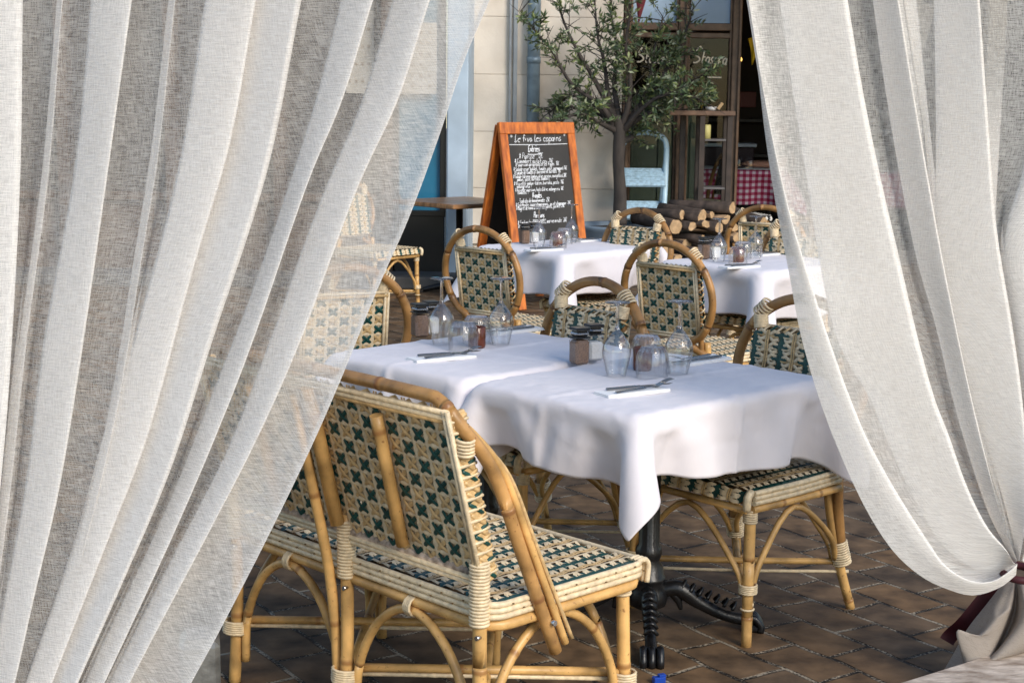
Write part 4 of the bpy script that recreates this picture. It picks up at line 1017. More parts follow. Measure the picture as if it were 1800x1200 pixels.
# ------------------------------------------------------------------ step ladder
LBLUE = mat('ladder_blue', (.48, .68, .82), .4, .15, 8)
YL = 14.75
LP = lambda px, py, dy=0: at(px, py, YL + dy)
ld = empty('step_ladder', (LP(1125, 400).x, YL, 0))
L0 = Vector(ld.location)
def lpart(mb, name, m_=LBLUE): 
    o = mb.build(name, m_, ld); o.matrix_parent_inverse = Matrix.Translation(-L0); return o
gz = lambda px: Vector((at(px, 400, YL - .35).x, YL - .35, .0))
for a, b in ((1163, 1163), (1078, 1078)):
    q = MB(); p0 = LP(1172 if a > 1100 else 1092, 262, 0); q.tube([gz(1160 if a > 1100 else 1072), p0.lerp(gz(1160 if a > 1100 else 1072), .5) + Vector((.01, 0, 0)), p0], .027, 8, 0, 3); lpart(q, 'front_rail')
    q = MB(); q.tube([p0 + Vector((0, .03, 0)), Vector((p0.x - .05, YL + .45, 0))], .018, 8, 0, 0); lpart(q, 'rear_leg')
q = MB(); q.tube([LP(1172, 262), LP(1168, 245), LP(1150, 235), LP(1125, 233), LP(1104, 240), LP(1092, 262)], .026, 8, 0, 5); lpart(q, 'handle')
GREYT = mat('ladder_tread', (.38, .55, .68), .7, .3, 30)
for zt, k, dz in ((290, 0, -.03), (348, 1, .0), (400, 2, .03), (445, 3, .04)):
    q = MB(); ca = LP(1132 - k * 3, zt + 22, -.12 - .06 * k); q.box(ca, (.40 + .0 * k, .27, .03), 0, Matrix.Rotation(R(34), 3, 'X'), .006)
    for e in range(7): q.box(ca + Matrix.Rotation(R(34), 3, 'X') @ Vector((0, -.11 + e * .036, .017)), (.36, .012, .004), 0, Matrix.Rotation(R(34), 3, 'X'), .001)
    lpart(q, 'step', GREYT)
tag(ld, 'pale blue metal step ladder standing behind the olive trunk', 'ladder')

# ------------------------------------------------------------------ firewood
CUT = mat('cut_wood', (.50, .33, .18), .7, .3, 25, .2, 80); LBARK = mat('log_bark', (.085, .06, .048), .9, .6, 10, .8, 30, col2=(.025, .018, .015)); SPLIT = mat('split_wood', (.34, .22, .13), .8, .4, 14, .4, 50)
rg = random.Random(5)
def log(p, d, ln, r, split):
    """p = centre of the visible cut end, d = direction into the pile"""
    d = Vector(d).normalized(); u = d.cross(Vector((0, 0, 1))).normalized(); v = u.cross(d); mb = MB(); n_ = 12
    a0 = rg.uniform(0, 6.28); rr = [r * rg.uniform(.86, 1.12) for _ in range(n_)]
    if split:
        for k in range(n_):
            an = 2 * math.pi * k / n_
            cut_ = .35 * r / max(.12, math.cos(an)) if math.cos(an) > .3 else 9
            rr[k] = min(rr[k], cut_)
    for j in range(5):
        for k in range(n_):
            an = 2 * math.pi * k / n_ + a0; w_ = 1 + rg.uniform(-.04, .04)
            mb.v.append(d * (ln * j / 4 + rg.uniform(-.006, .006) * (j in (0, 4))) + (u * math.cos(an) + v * math.sin(an)) * rr[k] * w_)
    for j in range(4):
        for k in range(n_):
            mb.face([j * n_ + k, j * n_ + (k + 1) % n_, (j + 1) * n_ + (k + 1) % n_, (j + 1) * n_ + k], 2 if split and math.cos(2 * math.pi * (k + .5) / n_) > .45 else 0, True)
    mb.face(list(range(n_))[::-1], 1, False); mb.face([4 * n_ + k for k in range(n_)], 1, False)
    o = mb.build('firewood_log', [LBARK, CUT, SPLIT]); o.location = p; return o
LG = [(1172, 442, .06, 1, 'lowest'), (1192, 452, .05, 1, 'lowest'), (1222, 445, .055, 0, 'lowest'), (1255, 448, .05, 1, 'lowest'), (1283, 445, .06, 0, 'lowest'), (1308, 446, .05, 1, 'lowest'),
      (1165, 418, .055, 0, 'second'), (1208, 424, .06, 1, 'second'), (1238, 420, .05, 1, 'second'), (1262, 424, .045, 0, 'second'), (1295, 415, .06, 1, 'second'), (1322, 420, .05, 0, 'second'),
      (1188, 398, .065, 0, 'third'), (1218, 400, .05, 1, 'third'), (1240, 396, .045, 1, 'third'), (1264, 400, .05, 0, 'third'), (1292, 396, .06, 1, 'third'),
      (1200, 378, .045, 1, 'upper'), (1234, 382, .055, 0, 'upper'), (1250, 378, .035, 1, 'upper'), (1276, 384, .055, 1, 'upper')]
for k, (px, py, r_, sp, row) in enumerate(LG):
    y = 13.7 - .12 * (k < 6) + rg.uniform(-.1, .1)
    o = log(at(px, py, y), (-.55 + rg.uniform(-.18, .18), .8, rg.uniform(-.03, .05)), rg.uniform(.5, .75), r_ * .98, sp)
    tag(o, '%s firewood log with pale cut end in the %s row of the pile' % ('split' if sp else 'round', row), 'log', 'stacked firewood')
for (pa, pb, r_, lb) in (((1288, 366), (1178, 362), .055, 'long dark firewood log lying across the top of the pile'), ((1342, 392), (1255, 362), .05, 'slanting bark covered log at the right of the pile top'), ((1235, 378), (1160, 366), .05, 'bark covered log sloping down on the left of the pile top')):
    a, b = at(*pa, 13.75), at(*pb, 14.15); o = log(a, b - a, (b - a).length, r_, 0); tag(o, lb, 'log', 'stacked firewood')
pl = empty('wooden_pallet', (at(1230, 470, 14.1).x, 14.1, 0))
for k in range(5):
    q = MB(); q.box((0, -.5 + k * .22, .13), (1.5, .16, .03), 0, 0, .004); q.build('slat', mat('pallet_blue', (.22, .33, .42), .7, .3, 8), pl)
for xx in (-.7, 0, .7):
    q = MB(); q.box((xx, -.05, .06), (.1, 1.1, .11), 0, 0, .004); q.build('bearer', mat('pallet_blue', (.22, .33, .42)), pl)
tag(pl, 'low pale blue wooden pallet under the firewood', 'pallet')

# ------------------------------------------------------------------ dark metal stand by the window with things on it
YD = 14.5
DP = lambda px, py, dy=0: at(px, py, YD + dy)
st = empty('metal_stand', (DP(1232, 355).x, YD, 0)); s0 = Vector(st.location)
def stp(mb, name, m_): 
    o = mb.build(name, m_, st); o.matrix_parent_inverse = Matrix.Translation(-s0); return o
zt = DP(1230, 199).z
q = MB(); q.box(((DP(1166, 199).x + DP(1289, 199).x) / 2, YD + .02, zt), (DP(1289, 199).x - DP(1166, 199).x, .34, .045), 0, 0, .006); stp(q, 'top_board', mat('worn_board', (.20, .12, .08), .6, .4, 10))
for px, dy in ((1231, -.12), (1279, -.12), (1203, .16), (1231, .16), (1279, .16)):
    q = MB(); q.box((DP(px, 250).x, YD + dy, zt / 2 - .012), (.052, .04, zt - .025), 0, 0, .004); stp(q, 'post', mat('stand_iron', (.045, .03, .024), .5, .4, 12))
for py in (246, 330):
    q = MB(); q.box((DP(1255, 200).x, YD + .02, DP(1255, py).z), (.215, .3, .02), 0, 0, .004); stp(q, 'shelf', mat('shelf_grey', (.14, .13, .13), .6, .2, 8))
tag(st, 'tall dark metal stand with a plank top in front of the lettered window', 'stand')
q = MB(); q.lathe([(.0, 0), (.042, 0), (.042, .125), (.036, .13), (.0, .128)], 20); o = q.build('candle', mat('yellow_wax', (.62, .56, .22), .5)); o.location = (DP(1240, 240).x, YD - .05, DP(1255, 246).z + .0105); tag(o, 'thick yellow candle on the shelf of the metal stand', 'candle')
q = MB(); q.lathe([(.03, .0), (.045, .005), (.055, .035), (.05, .036), (.03, .012), (.0, .01)], 20); o = q.build('ashtray', mat('white_china', (.7, .7, .7), .3)); o.location = (DP(1250, 190).x, YD, zt + .0235); tag(o, 'small white china ashtray on the metal stand', 'ashtray')
q = MB(); q.box((0, 0, .035), (.03, .09, .07), 0, Matrix.Rotation(R(35), 3, 'Y'), .002); o = q.build('card_holder', mat('card_tan', (.55, .38, .2), .6)); o.location = (DP(1265, 190).x, YD, zt + .032); tag(o, 'small leaning card beside the ashtray on the metal stand', 'card')

# ------------------------------------------------------------------ inside the restaurant: checked cloth, glasses, chair, guest
def gingham():
    M = bpy.data.materials.new('red_gingham'); M.use_nodes = True; n = M.node_tree.nodes; l = M.node_tree.links; b = n['Principled BSDF']
    tc = n.new('ShaderNodeUVMap'); tc.uv_map = 'UVMap'; sp = n.new('ShaderNodeSeparateXYZ'); l.new(tc.outputs[0], sp.inputs[0]); o = []
    for k in (0, 1):
        a = n.new('ShaderNodeMath'); a.operation = 'FRACT'; s_ = n.new('ShaderNodeMath'); s_.operation = 'MULTIPLY'; s_.inputs[1].default_value = 15; l.new(sp.outputs[k], s_.inputs[0]); l.new(s_.outputs[0], a.inputs[0])
        g_ = n.new('ShaderNodeMath'); g_.operation = 'GREATER_THAN'; g_.inputs[1].default_value = .5; l.new(a.outputs[0], g_.inputs[0]); o.append(g_.outputs[0])
    ad = n.new('ShaderNodeMath'); ad.operation = 'ADD'; l.new(o[0], ad.inputs[0]); l.new(o[1], ad.inputs[1]); dv = n.new('ShaderNodeMath'); dv.operation = 'MULTIPLY'; dv.inputs[1].default_value = .5; l.new(ad.outputs[0], dv.inputs[0])
    rp = n.new('ShaderNodeValToRGB'); rp.color_ramp.elements[0].color = (.64, .55, .62, 1); rp.color_ramp.elements[1].color = (.25, .004, .035, 1); e = rp.color_ramp.elements.new(.5); e.color = (.40, .09, .18, 1); l.new(dv.outputs[0], rp.inputs[0]); l.new(rp.outputs[0], b.inputs['Base Color']); b.inputs['Roughness'].default_value = .8
    return M
GING = gingham()
def checked_table(loc_, rz, L, W, label, clabel, plabel):
    t_ = copy_tree(base0); t_.location = loc_; t_.rotation_euler = (0, 0, rz); t_['label'] = label; t_['category'] = 'table'
    if 'group' in t_: del t_['group']
    mb = make_cloth(L, W, 77, .36, .752, h=.032, steps=120); fx_, fy_ = mb.flat
    for i in range(len(mb.v)): mb.uv[i] = (float(fx_[i]), float(fy_[i]))
    c = link_cloth(mb, 'checked_cloth', GING); c.location = loc_; c.rotation_euler = (0, 0, rz); tag(c, clabel, 'tablecloth')
    q = MB(); q.box((0, 0, .7605), (L * .93, W * .88, .003), 0); p_ = q.build('paper_cover', mat('white_paper', (.80, .82, .86), .7)); p_.location = loc_; p_.rotation_euler = (0, 0, rz); tag(p_, plabel, 'paper cover')
TC = (2.47, 16.9, .11)
checked_table(TC, R(-8), 1.05, .75, 'pedestal table under the red checked cloth inside the doorway', 'red and white checked tablecloth inside the doorway', 'white paper cover on the checked table in the doorway')
checked_table((X(1600, 16.6), 16.6, .11), R(4), 1.1, .8, 'pedestal table under the checked cloth behind the right curtain', 'red checked tablecloth seen through the right curtain', 'white paper cover on the checked table behind the right curtain')
def tumbler2():
    m_ = MB(); m_.lathe([(.036, 0), (.037, .02), (.034, .06), (.030, .09), (.0, .092)], 24); return m_.build('water_glass', GLASS)
for k, (px, py, lb) in enumerate(((1297, 290, 'left small upturned glass on the checked table in the doorway'), (1317, 294, 'right small upturned glass on the checked table in the doorway'))):
    o = tumbler2(); p = at(px, py, 16.7 - .1 * k); p.z = .7645 + .11; o.location = p; o.scale = (1.35,) * 3; tag(o, lb, 'glass', 'small glasses on the checked table')
q = MB(); q.lathe([(.0, .004), (.07, .004), (.11, .014), (.112, .016), (.07, .009), (.0, .008)], 24); o = q.build('plate', mat('dark_plate', (.06, .05, .05), .3)); o.location = (2.42, 16.75, .8745); tag(o, 'dark plate beside the two small glasses on the checked table', 'plate')
# indoor cane chair with a pale lattice back
ic = empty('lattice_chair', (X(1238, 15.9) , 15.9, .11), R(115))
q = MB(); q.tube([(-.2, -.24, 0), (-.2, -.2, .45), (-.19, -.26, .75), (-.1, -.3, .93), (0, -.3, .95), (.1, -.3, .93), (.19, -.26, .75), (.2, -.2, .45), (.2, -.24, 0)], .02, 8, 0, 4); q.build('frame', RATD, ic)
q = MB()
for sx in (-1, 1): q.tube([(sx * .14, -.22, .45), (sx * .13, -.28, .75), (sx * .06, -.3, .90)], .012, 7, 0, 3)
q.build('inner_frame', RATD, ic)
q = MB(); q.box((0, -.275, .70), (.25, .012, .38), 0, Matrix.Rotation(R(12), 3, 'X'), .003)
bp_ = q.build('back_panel', mat('pale_cane', (.55, .47, .33), .6, .15, 20), ic)
q = MB()
for k in range(-4, 5):
    for sg_ in (-1, 1):
        a = Vector((max(-.12, min(.12, k * .05 - .1 * sg_)), -.24, .52)); b = Vector((max(-.12, min(.12, k * .05 + .1 * sg_)), -.318, .88))
        q.tube([a + Vector((0, -.02, 0)), b + Vector((0, -.002, 0))], .005, 5, 0, 0); q.tube([a + Vector((0, .008, 0)), b + Vector((0, .03, 0))], .005, 5, 0, 0)
q.build('lattice', mat('black_cane', (.012, .012, .015), .4), bp_)
q = MB(); q.box((0, 0, .45), (.42, .42, .04), 0, 0, .012); q.build('seat', mat('pale_cane', (.5, .4, .3)), ic)
for sx in (-1, 1): 
    q = MB(); q.tube([(sx * .19, .18, .44), (sx * .2, .19, 0)], .018, 8, 0, 0); q.build('leg', RATD, ic)
tag(ic, 'brown cane cafe chair with pale latticed back at the indoor checked table', 'chair')
# black and white woven stool seat beside the pile
wsx = at(1308, 378, 14.6)
ws = empty('striped_stool', (wsx.x, 14.6, 0), R(15)); hz = wsx.z
q = MB(); q.box((0, 0, hz - .02), (.40, .40, .045), 0, 0, .015)
for k in range(9):
    for e in range(6): q.ribbon([(-.18 + k * .045, -.19 + e * .066, hz + .004), (-.165 + k * .045, -.16 + e * .066, hz + .009), (-.18 + k * .045, -.13 + e * .066, hz + .004)], .02, (0, 0, 1), 1)
for k in range(9): q.ribbon([(-.18 + k * .045, -.2015, hz - .002), (-.17 + k * .045, -.206, hz - .02), (-.18 + k * .045, -.2015, hz - .04)], .02, (0, -1, 0), 1)
q.build('seat', [mat('black_cane', (.012, .012, .015)), mat('white_cane', (.68, .66, .62), .5)], ws)
for sx in (-1, 1):
    for sy in (-1, 1):
        q = MB(); q.tube([(sx * .17, sy * .17, hz - .04), (sx * .18, sy * .18, 0)], .016, 8, 0, 0); q.build('leg', RATD, ws)
tag(ws, 'stool with black and white woven seat between the log pile and the right curtain', 'stool')
# dark counter with a pale top and a painted word, farther inside
ct = empty('service_counter', (X(1252, 18.3), 18.3, .11))
q = MB(); q.box((0, 0, .48), (.95, .5, .94), 0, 0, .01); q.build('body', mat('plum_counter', (.045, .022, .028), .6, .3, 4), ct)
q = MB(); q.box((0, 0, .975), (1.0, .56, .04), 0, 0, .008); q.build('worktop', mat('pale_cloth_top', (.55, .62, .70), .6), ct)
q = MB(); write(q, 'ISINE', Vector((-.20, -.256, .60)), Vector((1, 0, 0)), Vector((0, 0, 1)), Vector((0, -1, 0)), .055, .014, 0, 0, 0, .26); q.build('lettering', mat('white_letters', (.7, .7, .72), .6), ct)
tag(ct, 'dark counter with pale top and white letters behind the metal stand', 'counter')
q = MB(); q.lathe([(.0, 0), (.06, 0), (.085, .05), (.08, .055), (.05, .02), (.0, .02)], 20); o = q.build('bowl', mat('dark_bowl', (.06, .035, .025), .4)); o.location = (X(1257, 18.3), 18.2, 1.1065); tag(o, 'small brown bowl on the pale counter top', 'bowl')
# pennants and the warm lamp in the doorway
for (px, py, y, c, lb, sc_) in ((1324, 92, 15.8, (.75, .48, .01), 'yellow cloth pennant hanging in the doorway beside the right curtain', 1), (1125, 2, 14.6, (.12, .012, .02), 'dark red pennant hanging above the olive tree', 1.5), (1234, 178, 15.4, (.75, .5, .01), 'small yellow pennant behind the window under the lettering', .7), (1620, 60, 15.9, (.72, .70, .68), 'white cloth pennant behind the right curtain', 2.2), (1596, 50, 15.9, (.72, .70, .68), 'second white cloth pennant behind the right curtain, to the left of the other', 2.4)):
    q = MB(); p = at(px, py, y); h_ = .13 * sc_; w_ = .055 * sc_
    q.grid(lambda u, v: ((u - .5) * 2 * w_ * (1 - v * .92) + .01 * math.sin(v * 4), .012 * math.sin(u * 6 + v * 3), h_ * (1 - 2 * v)), 6, 8)
    q.tube([(-w_, 0, h_), (0, 0, h_ + .01), (w_, 0, h_)], .006, 6, 0, 3)
    o = q.build('pennant', mat('pennant_%d%d' % (px, py), c, .7)); o.location = p; tag(o, lb, 'pennant')
q = MB(); q.lathe([(.0, -.03), (.022, -.018), (.03, 0), (.022, .02), (.008, .035), (.008, .055), (.0, .056)], 16)
LMP = mat('lamp_glow', (1, .6, .1), .5); b = LMP.node_tree.nodes['Principled BSDF']; b.inputs['Emission Color'].default_value = (1, .55, .12, 1); b.inputs['Emission Strength'].default_value = 3
o = q.build('small_lamp', LMP); o.location = at(1300, 105, 17.5); tag(o, 'tiny warm bulb glowing in the dark doorway', 'lamp')
q = MB(); q.tube([(0, 0, .055), (0, 0, 3.25 - o.location.z)], .004, 5, 0, 0); q.build('cord', BLACKP, o)
# vase of white flowers through the right curtain
vp = at(1537, 290, 16.45); vs = empty('flower_vase', (vp.x, 16.45, .8745))
q = MB(); q.lathe([(.0, 0), (.05, 0), (.06, .08), (.045, .2), (.055, .24)], 20); q.build('vase', mat('white_china', (.7, .7, .7)), vs)
for k in range(9):
    a = k * 2.4; h_ = .42 + .1 * (k % 3); c = Vector((.11 * math.cos(a), .11 * math.sin(a), h_ + .0)); q = MB(); q.tube([(0, 0, .1), c * .5 + Vector((0, 0, .15)), c], .004, 5, 1, 3)
    for e in range(9):
        b_ = Vector((rg.gauss(0, 1), rg.gauss(0, 1), rg.gauss(0, 1))).normalized() * .045; q.tube([c, c + b_ * .6, c + b_], [.006, .018, .006], 6, 0, 2)
    q.build('flower', [mat('white_petal', (.75, .72, .70), .7), mat('stem_green', (.08, .14, .05), .6)], vs)
tag(vs, 'white vase of pale flowers on the checked table behind the right curtain', 'vase')

# seated guest in a black T-shirt at the doorway table, mostly behind the right curtain
def skin_body(name, V, E, Rr, m_, parent, root=0, sub=2):
    me = bpy.data.meshes.new(name); me.from_pydata(V, E, []); o = bpy.data.objects.new(name, me); COL.objects.link(o); me.materials.append(m_)
    o.modifiers.new('skin', 'SKIN'); me.skin_vertices.new() if not me.skin_vertices else None
    for i, r_ in enumerate(Rr):
        d = me.skin_vertices[0].data[i]; d.radius = (r_, r_) if not isinstance(r_, tuple) else r_; d.use_root = (i == root)
    o.modifiers[0].use_smooth_shade = True
    sb = o.modifiers.new('sub', 'SUBSURF'); sb.levels = sub; sb.render_levels = sub
    if parent: o.parent = parent
    return o
pp = at(1376, 300, 17.0)
pe = empty('person', (pp.x, 17.0, .11), R(0))
SKIN = mat('skin', (.48, .25, .17), .5, .15, 12); TEE = mat('black_tshirt', (.010, .010, .011), .8, .2, 20); HAIR = mat('dark_hair', (.03, .02, .015), .7); TROU = mat('dark_trousers', (.03, .035, .05), .8)
# facing left (-x): spine up, head, arms forward onto the table, legs under it
Vb = [(0, 0, .50), (.02, 0, .72), (.01, 0, .92), (-.01, 0, 1.03), (-.02, 0, 1.10), (-.05, 0, 1.20), (-.055, 0, 1.29),
      (0, -.19, .985), (-.05, -.26, .80), (-.27, -.20, .805), (-.36, -.17, .80),
      (0, .19, .985), (-.05, .26, .80), (-.27, .20, .805), (-.36, .17, .80),
      (-.02, -.1, .49), (-.42, -.12, .50), (-.40, -.12, .08), (-.50, -.12, .04), (-.02, .1, .49), (-.42, .12, .50), (-.40, .12, .08), (-.50, .12, .04),
      (-.425, -.185, .80), (-.425, -.155, .797), (-.42, -.13, .79), (-.38, -.125, .80), (-.425, .185, .80), (-.425, .155, .797), (-.42, .13, .79), (-.38, .125, .80)]
Eb = [(0, 1), (1, 2), (2, 3), (3, 4), (4, 5), (5, 6), (2, 7), (7, 8), (8, 9), (9, 10), (2, 11), (11, 12), (12, 13), (13, 14), (0, 15), (15, 16), (16, 17), (17, 18), (0, 19), (19, 20), (20, 21), (21, 22),
      (10, 23), (10, 24), (10, 25), (10, 26), (14, 27), (14, 28), (14, 29), (14, 30)]
Rb = [.14, .12, .13, .065, .055, .085, .075, .055, .044, .032, .028, .055, .044, .032, .028, .085, .06, .042, .035, .085, .06, .042, .035] + [.009] * 8
skin_body('body', Vb, Eb, Rb, SKIN, pe)
skin_body('tshirt', [(0, 0, .50), (.02, 0, .72), (.01, 0, .94), (-.008, 0, 1.005), (0, -.19, .99), (-.035, -.245, .86), (0, .19, .99), (-.035, .245, .86)], [(0, 1), (1, 2), (2, 3), (2, 4), (4, 5), (2, 6), (6, 7)], [.155, .14, .15, .08, .072, .062, .072, .062], TEE, pe)
skin_body('trousers', [(0, 0, .49), (-.02, -.1, .49), (-.42, -.12, .50), (-.40, -.12, .12), (-.02, .1, .49), (-.42, .12, .50), (-.40, .12, .12)], [(0, 1), (1, 2), (2, 3), (0, 4), (4, 5), (5, 6)], [.15, .095, .072, .055, .095, .072, .055], TROU, pe)
q = MB(); q.grid(lambda u, v: (-.035 + .104 * math.cos(u * 6.283) * math.sin(v * 1.75), .09 * math.sin(u * 6.283) * math.sin(v * 1.75), 1.255 + .115 * math.cos(v * 1.75)), 20, 10); q.build('hair', HAIR, pe)
q = MB(); q.tube([(-.13, 0, 1.24), (-.155, 0, 1.215), (-.135, 0, 1.205)], [.01, .015, .012], 8, 0, 3); q.build('nose', SKIN, pe)
for sy in (-1, 1):
    q = MB(); q.lathe([(0, .008), (.007, .005), (.009, 0)], 10); e_ = q.build('eye', BLACKP, pe); e_.location = (-.128, sy * .033, 1.25); e_.rotation_euler = (0, R(-90), 0)
    q = MB(); q.tube([(-.03, sy * .085, 1.26), (-.025, sy * .098, 1.24), (-.035, sy * .088, 1.20)], [.01, .014, .008], 8, 0, 3); q.build('ear', SKIN, pe)
tag(pe, 'seated person in a black T-shirt leaning on the checked table behind the right curtain', 'person')
sc_ = empty('guest_chair', (pp.x + .03, 17.0, .11), R(90))
q = MB(); q.box((0, 0, .44), (.42, .42, .05), 0, 0, .012); q.build('seat', DARKW, sc_)
q = MB(); q.box((0, -.20, .72), (.42, .03, .4), 0, 0, .01); q.build('backrest', DARKW, sc_)
for sx in (-1, 1):
    for sy in (-1, 1): q = MB(); q.tube([(sx * .19, sy * .19, .43), (sx * .19, sy * .2, 0)], .018, 8, 0, 0); q.build('leg', DARKW, sc_)
tag(sc_, 'dark wooden chair under the seated person', 'chair')

# ------------------------------------------------------------------ small things on the ground in front
gp = floor_at(372, 1196); q = MB(); q.box((0, 0, .145), (.095, .12, .29), 0, R(12), .012); q.box((.0, 0, .292), (.07, .095, .012), 0, R(12), .004)
o = q.build('galvanised_weight', mat('galvanised', (.30, .31, .31), .4, .5, 20, .3, 60, metal=.7)); o.location = (at(352, 1196, 3.5).x, 3.5, 0); tag(o, 'grey galvanised metal block on the paving at the foot of the left curtain', 'weight')
gp = floor_at(1158, 1200); q = MB(); q.box((0, 0, .010), (.034, .02, .018), 0, R(20), .002); q.box((.008, .003, .022), (.02, .015, .006), 0, R(20), .001)
o = q.build('plastic_clip', mat('blue_plastic', (.012, .06, .38), .3)); o.location = gp; tag(o, 'small blue plastic clip on the paving by the table foot', 'clip')

# ------------------------------------------------------------------ curtains
LINL = curtain_mat('linen_left', .33, (.92, .905, .89))
LINR = curtain_mat('linen_right', .40, (.92, .90, .875))
def resample(pts, n):
    P = catmull([Vector((p[0], p[1], p[2] if len(p) > 2 else 0)) for p in pts], 8); L = [0]
    for a, b in zip(P, P[1:]): L.append(L[-1] + (b - a).length)
    out = []
    for i in range(n + 1):
        t = L[-1] * i / n; k = 0
        while k < len(L) - 2 and L[k + 1] < t: k += 1
        f_ = (t - L[k]) / max(1e-6, L[k + 1] - L[k]); out.append(P[k].lerp(P[k + 1], f_))
    return out
def drape(lines, y0, ytop, rows=110, sub=6, uvs=1.0, seed=1, yfun=None):
    """lines: control lines of the cloth from left to right; each is ([(px, py), ...], depth).  Returns a MB."""
    mb = MB(); rg = random.Random(seed); cols = []
    dens = [c[2] if len(c) > 2 else 0.0 for c in lines]
    for pts, dep in [c[:2] for c in lines]:
        a, b = pts[0], pts[1]; k = (ytop - a[1]) / (b[1] - a[1]); ext = [(a[0] + (b[0] - a[0]) * k, ytop)] + list(pts)
        rs = resample(ext, rows); cols.append([(p, dep) for p in rs])
    nl = len(cols); o = len(mb.v); W = (nl - 1) * sub + 1; prevu = None
    for j in range(rows + 1):
        P = []
        for c in cols:
            p, dep = c[j]; y = (yfun(p.x, p.y) if yfun else y0) + dep * (1 - .35 * j / rows); P.append(at(p.x, p.y, y))
        row = catmull(P, sub); u = 0
        for i, q in enumerate(row):
            if i: u += (q - row[i - 1]).length
            mb.v.append(q); 
            uu = u; c0 = min(i // sub, nl - 2); ff = (i - c0 * sub) / sub; dd = dens[c0] * (1 - ff) + dens[c0 + 1] * ff
            if dd > .01: mb.nd[len(mb.v) - 1] = dd
            mb.uv[len(mb.v) - 1] = (uu * uvs + .003 * math.sin(j * .3), (2.6 - q.z) * uvs)
    for j in range(rows):
        for i in range(W - 1):
            a = o + j * W + i; mb.face([a, a + 1, a + W + 1, a + W])
    return mb
cl_ = []
last_right = [None]
def band(left, right, dl=.045, dr=-.035):
    """a pleat: the cloth comes forward to the right-hand fold, doubles back behind, then goes on"""
    big = right[0][0] - left[0][0] > 30; dv = 1.0 if big else .25
    if last_right[0] is not None and left[0][0] - last_right[0][0][0] > 24:
        cl_.append(([(p[0] + 7, p[1]) for p in last_right[0]], .035, 0.0)); cl_.append(([(p[0] - 6, p[1]) for p in left], .012, 0.0))
    last_right[0] = right
    cl_.append((right, dr, dv)); cl_.append((left, dl, dv))
    if right[0][0] - left[0][0] > 30:
        mid = [(p[0] - (8 + 5 * math.sin(i * 1.7)) , p[1]) for i, p in enumerate(right)]; lf_ = [(p[0] + (14 + 6 * math.sin(i * 2.1 + 1)), p[1]) for i, p in enumerate(left)]
        cl_.append((mid, dr + .028, 1.0)); cl_.append((lf_, dl + .012, .55))
cl_.append(([(-420, 0), (-440, 600), (-470, 1290)], .02))
cl_.append(([(-150, 0), (-160, 600), (-200, 1290)], -.02))
band([(-60, 0), (-70, 600), (-110, 1290)], [(40, 0), (36, 300), (21, 600), (6, 800), (-25, 1100), (-50, 1290)])
band([(100, 0), (74, 300), (34, 600), (8, 850), (-22, 1100), (-45, 1290)], [(110, 0), (86, 300), (47, 600), (20, 850), (-12, 1100), (-35, 1290)], .03, -.005)
band([(160, 0), (130, 300), (76, 600), (45, 850), (-2, 1105), (-30, 1290)], [(232, 0), (190, 300), (147, 600), (106, 850), (60, 1050), (26, 1200), (0, 1290)])
band([(296, 0), (266, 260), (236, 450), (195, 700), (140, 950), (70, 1200), (45, 1290)], [(308, 0), (280, 260), (250, 450), (210, 700), (152, 950), (80, 1200), (55, 1290)], .03, -.005)
band([(360, 0), (312, 300), (234, 600), (165, 850), (125, 985), (50, 1200), (20, 1290)], [(450, 0), (405, 250), (338, 480), (262, 760), (190, 950), (92, 1200), (60, 1290)], .05, -.02)
band([(405, 0), (360, 300), (290, 600), (230, 800), (160, 1000), (88, 1200), (58, 1290)], [(530, 0), (470, 300), (373, 600), (300, 825), (215, 1025), (137, 1200), (100, 1290)], .06, -.045)
band([(600, 0), (548, 200), (455, 480), (378, 680), (290, 900), (195, 1100), (150, 1200), (115, 1290)], [(656, 0), (602, 175), (540, 325), (448, 590), (380, 765), (300, 950), (185, 1197), (140, 1290)], .05, -.03)
band([(690, 0), (635, 180), (560, 360), (470, 610), (395, 800), (300, 985), (192, 1200), (150, 1290)], [(756, 0), (700, 175), (625, 340), (530, 595), (450, 775), (365, 940), (280, 1100), (228, 1200), (185, 1290)], .05, -.04)
cl_.append(([(800, 0), (748, 160), (690, 330), (600, 540), (515, 740), (420, 930), (340, 1090), (280, 1200), (235, 1290)], .02, .38))
HEM = [(861, 0), (815, 110), (770, 245), (718, 385), (665, 505), (602, 660), (545, 790), (470, 945), (385, 1110), (336, 1200), (290, 1290)]
cl_.append(([(p[0] - 14, p[1]) for p in HEM], -.005, .45))
cl_.append((HEM, -.012, .6))
cl_.append(([(p[0] - 10, p[1] + 2) for p in HEM], .004, .6))
cu = drape(cl_, 3.18, -330, seed=3)
o = cu.build('curtain', LINL); o.location = (0, 0, 0)
tag(o, 'sheer white linen curtain on the left, drawn aside in long slanting folds', 'curtain', 'linen terrace curtains')

